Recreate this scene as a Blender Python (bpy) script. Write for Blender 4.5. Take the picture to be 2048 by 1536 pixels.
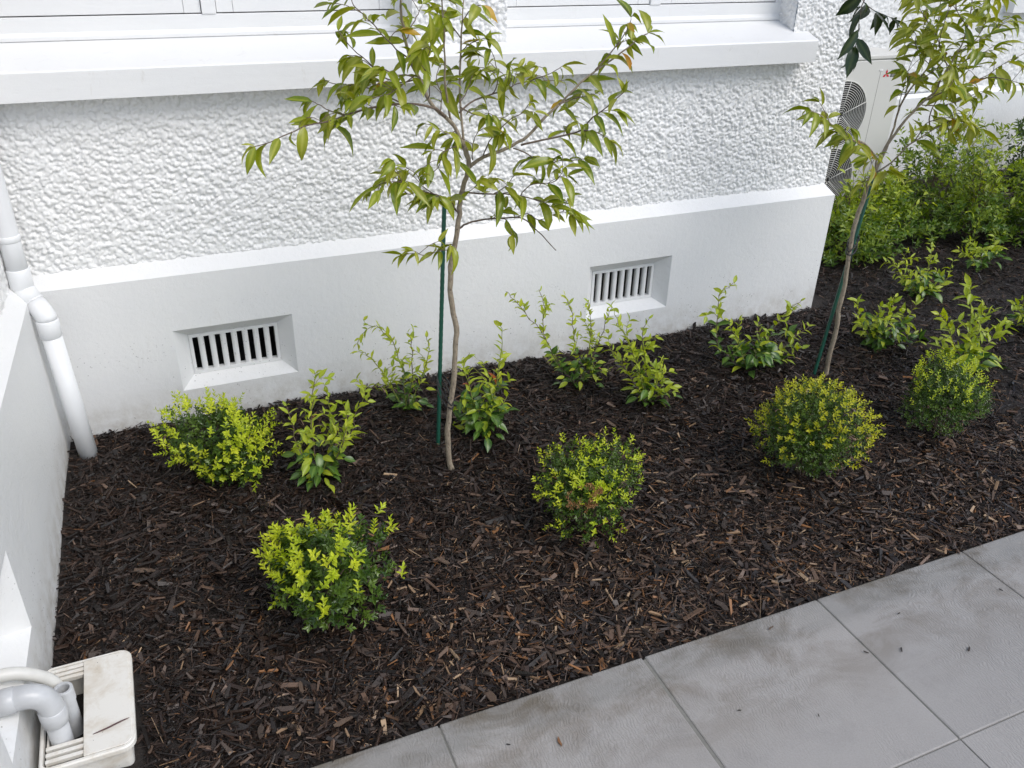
import bpy, bmesh, math, random
import numpy as np
from mathutils import Vector, Matrix

for o in list(bpy.data.objects):
    bpy.data.objects.remove(o)
SC = bpy.context.scene
COL = SC.collection
rnd = random.Random(11)
rng = np.random.default_rng(11)

# ---------------------------------------------------------------- camera
cam_d = bpy.data.cameras.new('camera')
cam = bpy.data.objects.new('camera', cam_d)
COL.objects.link(cam)
cam_d.sensor_width = 36.0
cam_d.lens = 1715.0 / 2048.0 * 36.0
cam_d.clip_start = 0.05
cam_d.clip_end = 500.0
CAM_R = ((0.91852347, 0.17424912, -0.35489701),
         (-0.39462913, 0.45885996, -0.79606242),
         (0.02413485, 0.87125472, 0.49023742))
cam.matrix_world = Matrix.Translation((0.42785739, -2.96839697, 1.8)) @ Matrix(CAM_R).to_4x4()
SC.camera = cam

# ---------------------------------------------------------------- overcast sky and soft sun
SUN_EL, SUN_AZ = math.radians(48), math.radians(144)      # azimuth clockwise from +Y
world = bpy.data.worlds.new('World')
SC.world = world
world.use_nodes = True
wn, wl = world.node_tree.nodes, world.node_tree.links
wn.clear()
sky = wn.new('ShaderNodeTexSky')
sky.sky_type = 'NISHITA'
sky.sun_disc = False
sky.sun_elevation = SUN_EL
sky.sun_rotation = SUN_AZ
sky.air_density = 1.0
sky.dust_density = 1.5
hs = wn.new('ShaderNodeHueSaturation')
hs.inputs['Saturation'].default_value = 0.80
bg = wn.new('ShaderNodeBackground')
bg.inputs['Strength'].default_value = 0.15
wo = wn.new('ShaderNodeOutputWorld')
wl.new(sky.outputs[0], hs.inputs['Color'])
wl.new(hs.outputs[0], bg.inputs['Color'])
wl.new(bg.outputs[0], wo.inputs['Surface'])
sun_d = bpy.data.lights.new('sun', 'SUN')
sun_d.energy = 1.35
sun_d.angle = math.radians(35)
sun_d.color = (1.0, 0.98, 0.95)
sun = bpy.data.objects.new('sun', sun_d)
COL.objects.link(sun)
sv = Vector((math.sin(SUN_AZ) * math.cos(SUN_EL), math.cos(SUN_AZ) * math.cos(SUN_EL), math.sin(SUN_EL)))
sun.rotation_euler = sv.to_track_quat('Z', 'Y').to_euler()
sun.location = sv * 20
SC.view_settings.view_transform = 'Standard'
SC.view_settings.look = 'None'
SC.view_settings.gamma = 1.0
SC.view_settings.use_curve_mapping = False
SC.view_settings.exposure = 0.33

# ---------------------------------------------------------------- helpers: objects
def obj(name, me, mat=None, parent=None, kind=None):
    o = bpy.data.objects.new(name, me)
    COL.objects.link(o)
    if mat is not None and me is not None and len(me.materials) == 0:
        me.materials.append(mat)
    if parent is not None:
        o.parent = parent
    if kind:
        o['kind'] = kind
    return o

def thing(name, label, cat, loc=(0, 0, 0), group=None):
    o = bpy.data.objects.new(name, None)
    o.empty_display_size = 0.05
    COL.objects.link(o)
    o.location = loc
    return tag(o, label, cat, group)

def tag(o, label, cat, group=None):
    o['label'] = label
    o['category'] = cat
    if group:
        o['group'] = group
    return o

def shade(me, smooth=True):
    me.polygons.foreach_set('use_smooth', np.full(len(me.polygons), smooth))
    me.update()
    return me

def mesh(verts, faces, smooth=False, name='m'):
    me = bpy.data.meshes.new(name)
    me.from_pydata([tuple(v) for v in verts], [], [tuple(f) for f in faces])
    me.update()
    if smooth:
        shade(me)
    return me

def np_mesh(verts, quads, smooth=False, name='m', attrs=None):
    """verts (n,3), quads (m,k) arrays; attrs: dict name -> (n,) point floats or (n,3) colours"""
    me = bpy.data.meshes.new(name)
    n, (m, k) = len(verts), quads.shape
    me.vertices.add(n)
    me.vertices.foreach_set('co', np.ascontiguousarray(verts, dtype=np.float32).ravel())
    me.loops.add(m * k)
    me.loops.foreach_set('vertex_index', np.ascontiguousarray(quads, dtype=np.int32).ravel())
    me.polygons.add(m)
    me.polygons.foreach_set('loop_start', np.arange(0, m * k, k, dtype=np.int32))
    me.polygons.foreach_set('loop_total', np.full(m, k, dtype=np.int32))
    me.update(calc_edges=True)
    for an, av in (attrs or {}).items():
        if av.ndim == 1:
            a = me.attributes.new(an, 'FLOAT', 'POINT')
            a.data.foreach_set('value', av.astype(np.float32))
        else:
            a = me.attributes.new(an, 'FLOAT_COLOR', 'POINT')
            c = np.ones((n, 4), dtype=np.float32)
            c[:, :3] = av
            a.data.foreach_set('color', c.ravel())
    shade(me, smooth)
    return me

class Geo:
    """collects simple solids that become ONE mesh"""
    def __init__(self):
        self.v, self.f = [], []
    def add(self, vs, fs):
        b = len(self.v)
        self.v += [tuple(p) for p in vs]
        self.f += [tuple(i + b for i in q) for q in fs]
    def box(self, x0, x1, y0, y1, z0, z1):
        self.add([(x0, y0, z0), (x1, y0, z0), (x1, y1, z0), (x0, y1, z0), (x0, y0, z1), (x1, y0, z1), (x1, y1, z1), (x0, y1, z1)],
                 [(3, 2, 1, 0), (4, 5, 6, 7), (0, 1, 5, 4), (1, 2, 6, 5), (2, 3, 7, 6), (3, 0, 4, 7)])
        return self
    def prism(self, poly, axis, a0, a1):
        """polygon in the two other axes, extruded along axis"""
        def P(p, a):
            return {0: (a, p[0], p[1]), 1: (p[0], a, p[1]), 2: (p[0], p[1], a)}[axis]
        n = len(poly)
        self.add([P(p, a0) for p in poly] + [P(p, a1) for p in poly],
                 [tuple(range(n))[::-1], tuple(range(n, 2 * n))] + [(i, (i + 1) % n, n + (i + 1) % n, n + i) for i in range(n)])
        return self
    def tube(self, pts, radii, n=10, caps=True):
        pts = [Vector(p) for p in pts]
        if not hasattr(radii, '__len__'):
            radii = [radii] * len(pts)
        b = len(self.v)
        t0 = (pts[1] - pts[0]).normalized()
        u = t0.cross(Vector((0.3, 0.9, 0.2)))
        if u.length < 0.1:
            u = t0.cross(Vector((1, 0, 0)))
        u.normalize()
        for i, p in enumerate(pts):
            t = (pts[min(i + 1, len(pts) - 1)] - pts[max(i - 1, 0)]).normalized()
            u = (u - t * u.dot(t)).normalized()
            w = t.cross(u)
            for j in range(n):
                a = 2 * math.pi * j / n
                self.v.append(tuple(p + (u * math.cos(a) + w * math.sin(a)) * radii[i]))
        for i in range(len(pts) - 1):
            for j in range(n):
                k = (j + 1) % n
                self.f.append((b + i * n + j, b + i * n + k, b + (i + 1) * n + k, b + (i + 1) * n + j))
        if caps:
            self.f.append(tuple(b + j for j in range(n))[::-1])
            e = b + (len(pts) - 1) * n
            self.f.append(tuple(e + j for j in range(n)))
        return self
    def build(self, name, mat, parent=None, smooth=False, bevel=0, kind=None, fix=True):
        me = mesh(self.v, self.f, name=name)
        if fix or bevel:
            bm = bmesh.new()
            bm.from_mesh(me)
            bmesh.ops.recalc_face_normals(bm, faces=bm.faces)
            if bevel:
                es = [e for e in bm.edges if len(e.link_faces) == 2 and e.calc_face_angle(0) > 0.6]
                bmesh.ops.bevel(bm, geom=es, offset=bevel, segments=2, affect='EDGES', profile=0.5, clamp_overlap=True)
            bm.to_mesh(me)
            bm.free()
        if smooth:
            me.polygons.foreach_set('use_smooth', np.array([len(p.vertices) <= 4 for p in me.polygons], dtype=bool))
            me.update()
        return obj(name, me, mat, parent, kind)

def smooth_path(pts, sub=4):
    pts = [Vector(p) for p in pts]
    out = []
    for i in range(len(pts) - 1):
        p0, p1, p2, p3 = pts[max(i - 1, 0)], pts[i], pts[i + 1], pts[min(i + 2, len(pts) - 1)]
        for k in range(sub):
            t = k / sub
            out.append(0.5 * ((2 * p1) + (p2 - p0) * t + (2 * p0 - 5 * p1 + 4 * p2 - p3) * t * t + (3 * p1 - p0 - 3 * p2 + p3) * t ** 3))
    out.append(pts[-1])
    return out

# ---------------------------------------------------------------- helpers: materials
class M:
    def __init__(self, name):
        self.m = bpy.data.materials.new(name)
        self.m.use_nodes = True
        self.n, self.l = self.m.node_tree.nodes, self.m.node_tree.links
        self.b = self.n['Principled BSDF']
        self.co = None
    def new(self, t, **kw):
        x = self.n.new(t)
        for k, v in kw.items():
            setattr(x, k, v)
        return x
    def coord(self, scale=(1, 1, 1), obj_space=True):
        tc = self.new('ShaderNodeTexCoord')
        mp = self.new('ShaderNodeMapping')
        mp.inputs['Scale'].default_value = scale
        self.l.new(tc.outputs['Object'], mp.inputs['Vector'])
        return mp.outputs[0]
    def world(self, scale=(1, 1, 1)):
        g = self.new('ShaderNodeNewGeometry')
        mp = self.new('ShaderNodeMapping')
        mp.inputs['Scale'].default_value = scale
        self.l.new(g.outputs['Position'], mp.inputs['Vector'])
        return mp.outputs[0]
    def noise(self, vec, scale, detail=4, rough=0.55, dist=0.0):
        x = self.new('ShaderNodeTexNoise')
        x.inputs['Scale'].default_value = scale
        x.inputs['Detail'].default_value = detail
        x.inputs['Roughness'].default_value = rough
        x.inputs['Distortion'].default_value = dist
        self.l.new(vec, x.inputs['Vector'])
        return x.outputs['Fac']
    def ramp(self, fac, stops):
        x = self.new('ShaderNodeValToRGB')
        e = x.color_ramp.elements
        while len(e) < len(stops):
            e.new(0.5)
        for i, (p, c) in enumerate(stops):
            e[i].position = p
            e[i].color = (c, c, c, 1) if not hasattr(c, '__len__') else (*c, 1)
        self.l.new(fac, x.inputs[0])
        return x.outputs[0]
    def mix(self, fac, a, b, mode='MIX'):
        x = self.new('ShaderNodeMix', data_type='RGBA', blend_type=mode)
        for s, v in ((0, fac), (6, a), (7, b)):
            if hasattr(v, 'is_linked'):
                self.l.new(v, x.inputs[s])
            elif s == 0:
                x.inputs[s].default_value = v
            else:
                x.inputs[s].default_value = (*v, 1)
        return x.outputs[2]
    def math(self, op, a, b=0.0):
        x = self.new('ShaderNodeMath', operation=op)
        for s, v in ((0, a), (1, b)):
            if hasattr(v, 'is_linked'):
                self.l.new(v, x.inputs[s])
            else:
                x.inputs[s].default_value = v
        return x.outputs[0]
    def attr(self, name):
        x = self.new('ShaderNodeAttribute')
        x.attribute_name = name
        return x
    def color(self, v):
        if hasattr(v, 'is_linked'):
            self.l.new(v, self.b.inputs['Base Color'])
        else:
            self.b.inputs['Base Color'].default_value = (*v, 1)
    def rough(self, v):
        if hasattr(v, 'is_linked'):
            self.l.new(v, self.b.inputs['Roughness'])
        else:
            self.b.inputs['Roughness'].default_value = v
    def spec(self, v):
        self.b.inputs['Specular IOR Level'].default_value = v
    def bump(self, h, strength=0.3, dist=0.002, prev=None):
        x = self.new('ShaderNodeBump')
        x.inputs['Strength'].default_value = strength
        x.inputs['Distance'].default_value = dist
        self.l.new(h, x.inputs['Height'])
        if prev is not None:
            self.l.new(prev, x.inputs['Normal'])
        self.l.new(x.outputs[0], self.b.inputs['Normal'])
        return x.outputs[0]

def plain(name, col, rough=0.5, var=0.12, scale=40, bump=0.15, spec=0.5):
    k = M(name)
    v = k.coord()
    n = k.noise(v, scale, 5)
    lo = tuple(c * (1 - var) for c in col)
    hi = tuple(min(1, c * (1 + var)) for c in col)
    k.color(k.mix(n, lo, hi))
    k.rough(rough)
    k.spec(spec)
    if bump:
        k.bump(k.noise(v, scale * 6, 3), bump, 0.001)
    return k.m

WHITE = (0.80, 0.80, 0.79)

def paint_mat(name, brush=(1, 1, 1), specks=True, bump=0.25, stain=0.35):
    """white wall paint over trowelled plaster: faint patchiness, splash specks and scuffs that belong to the wall"""
    k = M(name)
    w = k.world()
    patch = k.ramp(k.noise(w, 3.0, 5, 0.6), [(0.35, (0.765, 0.768, 0.765)), (0.7, WHITE)])
    scuff = k.ramp(k.noise(k.world((9, 9, 2.4)), 1.6, 8, 0.75, 0.6), [(0.60, 0.0), (0.78, stain)])
    c = k.mix(scuff, patch, (0.56, 0.53, 0.47))
    if not specks:                                               # grubby rain marks and scrapes on the sills and frames
        sm = k.math('MULTIPLY', k.ramp(k.noise(w, 3.2, 2), [(0.56, 0.0), (0.66, 1.0)]), k.ramp(k.noise(k.world((1, 2.5, 1)), 22, 8, 0.78, 0.8), [(0.54, 0.0), (0.70, 0.40)]))
        c = k.mix(sm, c, (0.45, 0.44, 0.41))
    if specks:
        vo = k.new('ShaderNodeTexVoronoi')
        vo.inputs['Scale'].default_value = 70
        k.l.new(w, vo.inputs['Vector'])
        dot = k.ramp(vo.outputs['Distance'], [(0.10, 1.0), (0.16, 0.0)])
        sel = k.ramp(k.noise(w, 7, 3), [(0.50, 0.0), (0.60, 1.0)])
        sx = k.new('ShaderNodeSeparateXYZ')
        k.l.new(w, sx.inputs[0])
        low = k.ramp(sx.outputs['Z'], [(0.15, 1.0), (0.50, 0.15)])
        c = k.mix(k.math('MULTIPLY', k.math('MULTIPLY', dot, sel), low), c, (0.06, 0.05, 0.045))
        soil = k.math('MULTIPLY', k.ramp(sx.outputs['Z'], [(0.09, 1.0), (0.24, 0.0)]), k.ramp(k.noise(w, 16, 6, 0.7), [(0.40, 0.0), (0.72, 0.75)]))
        c = k.mix(soil, c, (0.42, 0.38, 0.31))
    k.color(c)
    k.rough(0.42)
    b1 = k.bump(k.noise(k.world(brush), 42, 8, 0.68), bump * 1.5, 0.006)
    k.bump(k.noise(w, 380, 3), 0.25, 0.0008, b1)
    return k.m

def leaf_mat(name, lo, hi, rib, rough=0.36, trans=0.30, joined=False, blemish=None):
    k = M(name)
    if joined:
        r = k.attr('tint').outputs['Fac']
    else:
        oi = k.new('ShaderNodeObjectInfo')
        r = oi.outputs['Random']
    c = k.mix(r, lo, hi)
    v = k.coord()
    n = k.noise(v, 5 if not joined else 60, 6, 0.7)
    c = k.mix(k.ramp(n, [(0.35, 0.0), (0.75, 0.45)]), c, tuple(0.5 * (a + b) for a, b in zip(lo, rib)))
    if not joined and not blemish:
        c = k.mix(k.math('MULTIPLY', k.ramp(k.noise(k.coord(), 11, 5, 0.7), [(0.66, 0.0), (0.72, 0.75)]), k.ramp(r, [(0.45, 0.0), (0.8, 1.0)])), c, (0.17, 0.10, 0.025))
    if blemish:
        c = k.mix(k.ramp(k.noise(v, 3.5, 3), [(0.52, 0.0), (0.66, 0.9)]), c, blemish)
    if not joined:
        mid = k.attr('mid').outputs['Fac']
        c = k.mix(k.ramp(mid, [(0.55, 0.0), (1.0, 0.8)]), c, rib)
    k.color(c)
    k.rough(rough)
    k.spec(0.5)
    tr = k.new('ShaderNodeBsdfTranslucent')
    tc = k.mix(0.5, c, c, 'MIX')
    br = k.new('ShaderNodeHueSaturation')
    br.inputs['Saturation'].default_value = 1.1
    br.inputs['Value'].default_value = 1.25
    k.l.new(c, br.inputs['Color'])
    k.l.new(br.outputs[0], tr.inputs['Color'])
    ms = k.new('ShaderNodeMixShader')
    ms.inputs[0].default_value = trans
    k.l.new(k.b.outputs[0], ms.inputs[1])
    k.l.new(tr.outputs[0], ms.inputs[2])
    k.l.new(ms.outputs[0], k.n['Material Output'].inputs['Surface'])
    return k.m

def bark_mat(name, lo, hi):
    k = M(name)
    v = k.world((1, 1, 0.35))
    n = k.noise(v, 160, 6, 0.65)
    k.color(k.ramp(n, [(0.3, lo), (0.6, hi), (0.85, tuple(c * 1.25 for c in hi))]))
    k.rough(0.75)
    k.bump(n, 0.6, 0.002)
    return k.m

MT = {}
MT['plinth'] = paint_mat('smooth_white_paint', (1, 1, 1))
MT['sill'] = paint_mat('brushed_white_paint', (0.3, 1, 1), specks=False, bump=0.16, stain=0.75)
k = M('roughcast_white_paint')
w_ = k.world()
k.color(k.mix(k.ramp(k.noise(w_, 2.2, 5), [(0.4, 0.0), (0.8, 1.0)]), (0.82, 0.82, 0.81), (0.78, 0.775, 0.76)))
k.rough(0.40)
k.bump(k.noise(w_, 170, 6, 0.65), 0.55, 0.003)
MT['rough'] = k.m
MT['joinery'] = paint_mat('white_joinery_paint', (0.15, 1, 1), specks=False, bump=0.2, stain=0.35)
MT['pvc'] = plain('painted_white_pvc', (0.78, 0.79, 0.80), 0.32, 0.03, 25, 0.05)
MT['grey_pvc'] = plain('pale_grey_pvc', (0.50, 0.51, 0.52), 0.30, 0.22, 26, 0.08)
MT['white_hose'] = plain('white_plastic_hose', (0.68, 0.67, 0.63), 0.38, 0.20, 24, 0.08)
MT['dark'] = plain('cavity_shade_black', (0.012, 0.012, 0.012), 0.9, 0.3, 20, 0)  # near-black colour stands in for the shade inside openings and gaps
MT['black_rubber'] = plain('black_rubber', (0.012, 0.012, 0.013), 0.5, 0.3, 60, 0.2)
MT['casing'] = plain('ivory_enamel', (0.62, 0.61, 0.57), 0.35, 0.03, 8, 0.02)
MT['grille'] = plain('ivory_wire', (0.60, 0.59, 0.55), 0.4, 0.03, 8, 0)
MT['groove'] = plain('panel_seam', (0.30, 0.29, 0.27), 0.6, 0.05, 8, 0)
MT['red'] = plain('red_print', (0.55, 0.012, 0.03), 0.4, 0.03, 8, 0)
MT['ink'] = plain('dark_print', (0.03, 0.03, 0.035), 0.4, 0.03, 8, 0)
MT['stake'] = plain('green_coated_stake', (0.012, 0.085, 0.055), 0.42, 0.2, 90, 0.5)
k = M('glass')
k.color((0.03, 0.035, 0.04))
k.rough(0.03)
MT['glass'] = k.m
k = M('stained_cream_plastic')
v_ = k.coord()
st = k.ramp(k.noise(v_, 14, 7, 0.7, 0.4), [(0.46, 0.0), (0.74, 0.7)])
c_ = k.mix(st, (0.73, 0.71, 0.66), (0.46, 0.37, 0.25))
vo = k.new('ShaderNodeTexVoronoi')
vo.inputs['Scale'].default_value = 70
k.l.new(v_, vo.inputs['Vector'])
c_ = k.mix(k.math('MULTIPLY', k.ramp(vo.outputs['Distance'], [(0.06, 1.0), (0.10, 0.0)]), k.ramp(k.noise(v_, 12, 2), [(0.5, 0), (0.6, 0.9)])), c_, (0.05, 0.04, 0.03))
k.color(c_)
k.rough(0.42)
k.bump(k.noise(v_, 120, 4), 0.12, 0.001)
MT['cream'] = k.m

# leaves
MT['tl'] = leaf_mat('sapling_leaf', (0.100, 0.170, 0.008), (0.270, 0.315, 0.014), (0.40, 0.42, 0.06), 0.25, 0.30)
MT['tl2'] = leaf_mat('sapling_leaf_yellowish', (0.195, 0.240, 0.011), (0.36, 0.375, 0.022), (0.46, 0.46, 0.09), 0.33, 0.32)
MT['orange'] = leaf_mat('turning_leaf', (0.48, 0.20, 0.012), (0.52, 0.34, 0.015), (0.45, 0.30, 0.03), 0.4, 0.3, blemish=(0.22, 0.23, 0.02))
MT['darkleaf'] = leaf_mat('dark_glossy_leaf', (0.012, 0.030, 0.010), (0.030, 0.058, 0.018), (0.07, 0.10, 0.03), 0.26, 0.10)
MT['jdark'] = leaf_mat('jasmine_old_leaf', (0.028, 0.085, 0.014), (0.100, 0.185, 0.020), (0.16, 0.26, 0.05), 0.30, 0.20)
MT['jlime'] = leaf_mat('jasmine_new_leaf', (0.26, 0.36, 0.016), (0.50, 0.54, 0.026), (0.44, 0.52, 0.08), 0.36, 0.36)
MT['jred'] = leaf_mat('jasmine_red_leaf', (0.30, 0.045, 0.012), (0.38, 0.10, 0.02), (0.4, 0.2, 0.05), 0.4, 0.25)
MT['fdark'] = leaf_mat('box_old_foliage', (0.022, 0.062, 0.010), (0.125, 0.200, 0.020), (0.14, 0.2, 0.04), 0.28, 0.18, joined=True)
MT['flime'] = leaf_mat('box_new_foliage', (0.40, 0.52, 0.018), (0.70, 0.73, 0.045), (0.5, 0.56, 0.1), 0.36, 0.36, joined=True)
MT['fyellow'] = leaf_mat('box_yellow_foliage', (0.38, 0.42, 0.016), (0.68, 0.64, 0.035), (0.5, 0.5, 0.08), 0.36, 0.36, joined=True)
MT['fbrown'] = leaf_mat('box_dead_foliage', (0.20, 0.085, 0.025), (0.36, 0.19, 0.07), (0.3, 0.2, 0.1), 0.6, 0.15, joined=True)
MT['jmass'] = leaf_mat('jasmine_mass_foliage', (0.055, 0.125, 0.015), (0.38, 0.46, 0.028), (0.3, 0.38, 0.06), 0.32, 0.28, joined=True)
MT['bark'] = bark_mat('sapling_bark', (0.16, 0.125, 0.09), (0.33, 0.275, 0.20))
MT['twig'] = bark_mat('brown_twig', (0.07, 0.045, 0.035), (0.17, 0.125, 0.09))
MT['gstem'] = bark_mat('green_stem', (0.13, 0.15, 0.03), (0.26, 0.28, 0.06))

# ================================================================ ground, bed and paving
def mulch_h(x, y):
    t = np.clip((np.asarray(y) + 1.58) / 1.5, 0, 1)
    base = -0.012 + 0.095 * (t * t * (3 - 2 * t))
    x = np.asarray(x)
    base = base + 0.072 * np.exp(-(((x - 0.12) / 0.20) ** 2 + ((np.asarray(y) + 1.36) / 0.22) ** 2))
    return base + 0.008 * np.sin(x * 5.1 + 1.3 * np.sin(y * 4.0)) * np.sin(np.asarray(y) * 6.3 + 0.7) * np.clip(t * 4, 0, 1)

g = M('pale_bounce_concrete')  # ground out of view, made pale to bounce light on to the walls
g.color(g.ramp(g.noise(g.world(), 1.5, 6), [(0.3, (0.24, 0.235, 0.225)), (0.7, (0.31, 0.305, 0.295))]))
g.rough(0.8)
obj('ground', mesh([(-120, -120, -0.20), (120, -120, -0.20), (120, 120, -0.20), (-120, 120, -0.20)], [(0, 1, 2, 3)]), g.m, kind='structure')

soil = M('damp_dark_soil')
sn = soil.noise(soil.world(), 120, 6, 0.7)
soil.color(soil.ramp(sn, [(0.3, (0.008, 0.006, 0.005)), (0.75, (0.028, 0.020, 0.016))]))
soil.rough(0.75)
soil.bump(sn, 0.8, 0.008)
gx, gy = np.arange(-0.25, 7.6, 0.05), np.arange(-1.66, 1.76, 0.03)
X, Y = np.meshgrid(gx, gy)
Z = mulch_h(X, Y) - 0.006
V = np.stack([X, Y, Z], -1).reshape(-1, 3)
nx, ny = len(gx), len(gy)
I = (np.arange(ny - 1)[:, None] * nx + np.arange(nx - 1)[None]).ravel()
Q = np.stack([I, I + 1, I + nx + 1, I + nx], 1)
bed = obj('mulch_bed', np_mesh(V, Q, True, 'mulch_bed'), soil.m, kind='structure')

# --- bark chips: most in one mass, the 300 largest one by one
def chip_arrays(cx, cy, cz, L, W, T, yaw, pitch, roll, col):
    n = len(cx)
    u = np.array([-0.5, 0.5, 0.5, -0.5, -0.5, 0.5, 0.5, -0.5])
    v = np.array([-0.5, -0.5, 0.5, 0.5, -0.5, -0.5, 0.5, 0.5])
    w = np.array([-0.5, -0.5, -0.5, -0.5, 0.5, 0.5, 0.5, 0.5])
    P = np.empty((n, 8, 3))
    tap = np.where(u > 0, rng.uniform(0.25, 1.0, (n, 1)), rng.uniform(0.45, 1.0, (n, 1)))
    P[:, :, 0] = u * L[:, None] * (1 + rng.uniform(-0.18, 0.18, (n, 8)))
    P[:, :, 1] = v * W[:, None] * tap * (1 + rng.uniform(-0.25, 0.25, (n, 8)))
    P[:, :, 2] = w * T[:, None] * (1 + rng.uniform(-0.3, 0.3, (n, 8)))
    P[:, :, 2] += (u ** 2)[None] * L[:, None] * rng.uniform(-0.12, 0.25, (n, 1)) * 0.5
    cr, sr = np.cos(roll)[:, None], np.sin(roll)[:, None]
    y1, z1 = P[:, :, 1] * cr - P[:, :, 2] * sr, P[:, :, 1] * sr + P[:, :, 2] * cr
    cp, sp = np.cos(pitch)[:, None], np.sin(pitch)[:, None]
    x2, z2 = P[:, :, 0] * cp - z1 * sp, P[:, :, 0] * sp + z1 * cp
    ca, sa = np.cos(yaw)[:, None], np.sin(yaw)[:, None]
    out = np.stack([x2 * ca - y1 * sa + cx[:, None], x2 * sa + y1 * ca + cy[:, None], z2 + cz[:, None]], -1)
    f = np.array([(4, 5, 6, 7), (0, 1, 5, 4), (1, 2, 6, 5), (2, 3, 7, 6), (3, 0, 4, 7)])
    F = (f[None] + (np.arange(n) * 8)[:, None, None]).reshape(-1, 4)
    return out.reshape(-1, 3), F, np.repeat(col, 8, 0)

def blocked(x, y):
    """where the house, the gully and the paving stand"""
    b = (y > -0.012) & (x < 3.372)
    b |= x < 0.03 + 0.04 * y + 0.012
    b |= (y < -1.565)
    b |= (x < 0.203) & (y < -1.142) & (y > -1.468)
    b |= (y > 1.59)
    b |= (x - 0.085) ** 2 + (y + 0.105) ** 2 < 0.040 ** 2
    return b

def chip_cloud(n, x0, x1, y0, y1):
    x, y = rng.uniform(x0, x1, n), rng.uniform(y0, y1, n)
    k = ~blocked(x, y)
    return x[k], y[k]

xa, ya = chip_cloud(112000, -0.05, 3.5, -1.6, 0.0)
xb, yb = chip_cloud(60000, 3.5, 6.9, -1.6, 1.6)
xb, yb = (a[xb < 3.7 + (yb + 1.58) * 1.35] for a in (xb, yb))
x, y = np.concatenate([xa, xb]), np.concatenate([ya, yb])
n = len(x)
L = np.clip(np.exp(rng.normal(math.log(0.021), 0.50, n)), 0.006, 0.070)
W = np.clip(L * np.exp(rng.normal(math.log(0.185), 0.45, n)), 0.0018, 0.014)
T = np.clip(W * rng.uniform(0.2, 0.6, n), 0.0010, 0.005)
fib = rng.random(n) < 0.42                                           # shredded fibres among the chips
L[fib] *= rng.uniform(1.0, 1.7, fib.sum())
W[fib] = rng.uniform(0.0012, 0.0030, fib.sum())
T[fib] = rng.uniform(0.0008, 0.0018, fib.sum())
big = rng.random(n) < 0.035
L[big] *= 1.2
L[big] = np.clip(L[big], 0.012, 0.038)
W[big] = L[big] * rng.uniform(0.30, 0.6, big.sum())
T[big] = np.clip(T[big], 0.002, 0.004)
clump = 0.007 * np.sin(x * 23 + 2 * np.sin(y * 17)) * np.sin(y * 26 + 2 * np.sin(x * 14))
z = mulch_h(x, y) + clump + rng.uniform(-0.004, 0.013, n)
near_edge = np.clip((-0.55 - y) / 0.9, 0, 1) * np.clip((x - 0.1) / 1.2, 0.15, 1)      # paler chips towards the paving; some wet sheen is put into their colour
u = rng.random(n)
col = np.empty((n, 3))
dark = np.array([(0.015, 0.009, 0.007), (0.026, 0.014, 0.010), (0.042, 0.024, 0.016), (0.022, 0.017, 0.015), (0.052, 0.028, 0.018)])
col[:] = dark[rng.integers(0, 5, n)] * rng.uniform(0.40, 0.95, (n, 1))
mid = u < 0.07 + 0.38 * near_edge
col[mid] = np.array([(0.105, 0.062, 0.040), (0.14, 0.090, 0.064), (0.075, 0.056, 0.046)])[rng.integers(0, 3, mid.sum())] * rng.uniform(0.7, 1.25, (mid.sum(), 1))
tan = u < 0.008 + 0.12 * near_edge
col[tan] = np.array([(0.27, 0.125, 0.05), (0.33, 0.21, 0.12), (0.20, 0.10, 0.045), (0.42, 0.29, 0.18)])[rng.integers(0, 4, tan.sum())] * rng.uniform(0.7, 1.15, (tan.sum(), 1))
W[tan] *= 0.75
V, Q, C = chip_arrays(x, y, z, L, W, T, rng.uniform(0, 6.28, n), rng.normal(0, 0.26, n), rng.normal(0, 0.40, n), col)
chipm = M('wet_bark_chips')
tint = chipm.attr('tint').outputs['Color']
cn = chipm.noise(chipm.world(), 420, 3, 0.6)
chipm.color(chipm.mix(chipm.ramp(cn, [(0.3, 0.0), (0.75, 0.45)]), tint, chipm.mix(0.5, tint, (0.010, 0.008, 0.007))))
chipm.rough(chipm.ramp(chipm.noise(chipm.world(), 9, 3), [(0.35, 0.34), (0.7, 0.62)]))
chipm.spec(0.38)
chipm.bump(cn, 0.35, 0.0015)
mulch_me = np_mesh(V, Q, False, 'bark_mulch', {'tint': C})
obj('bark_mulch', mulch_me, chipm.m, bed, kind='stuff')

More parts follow.
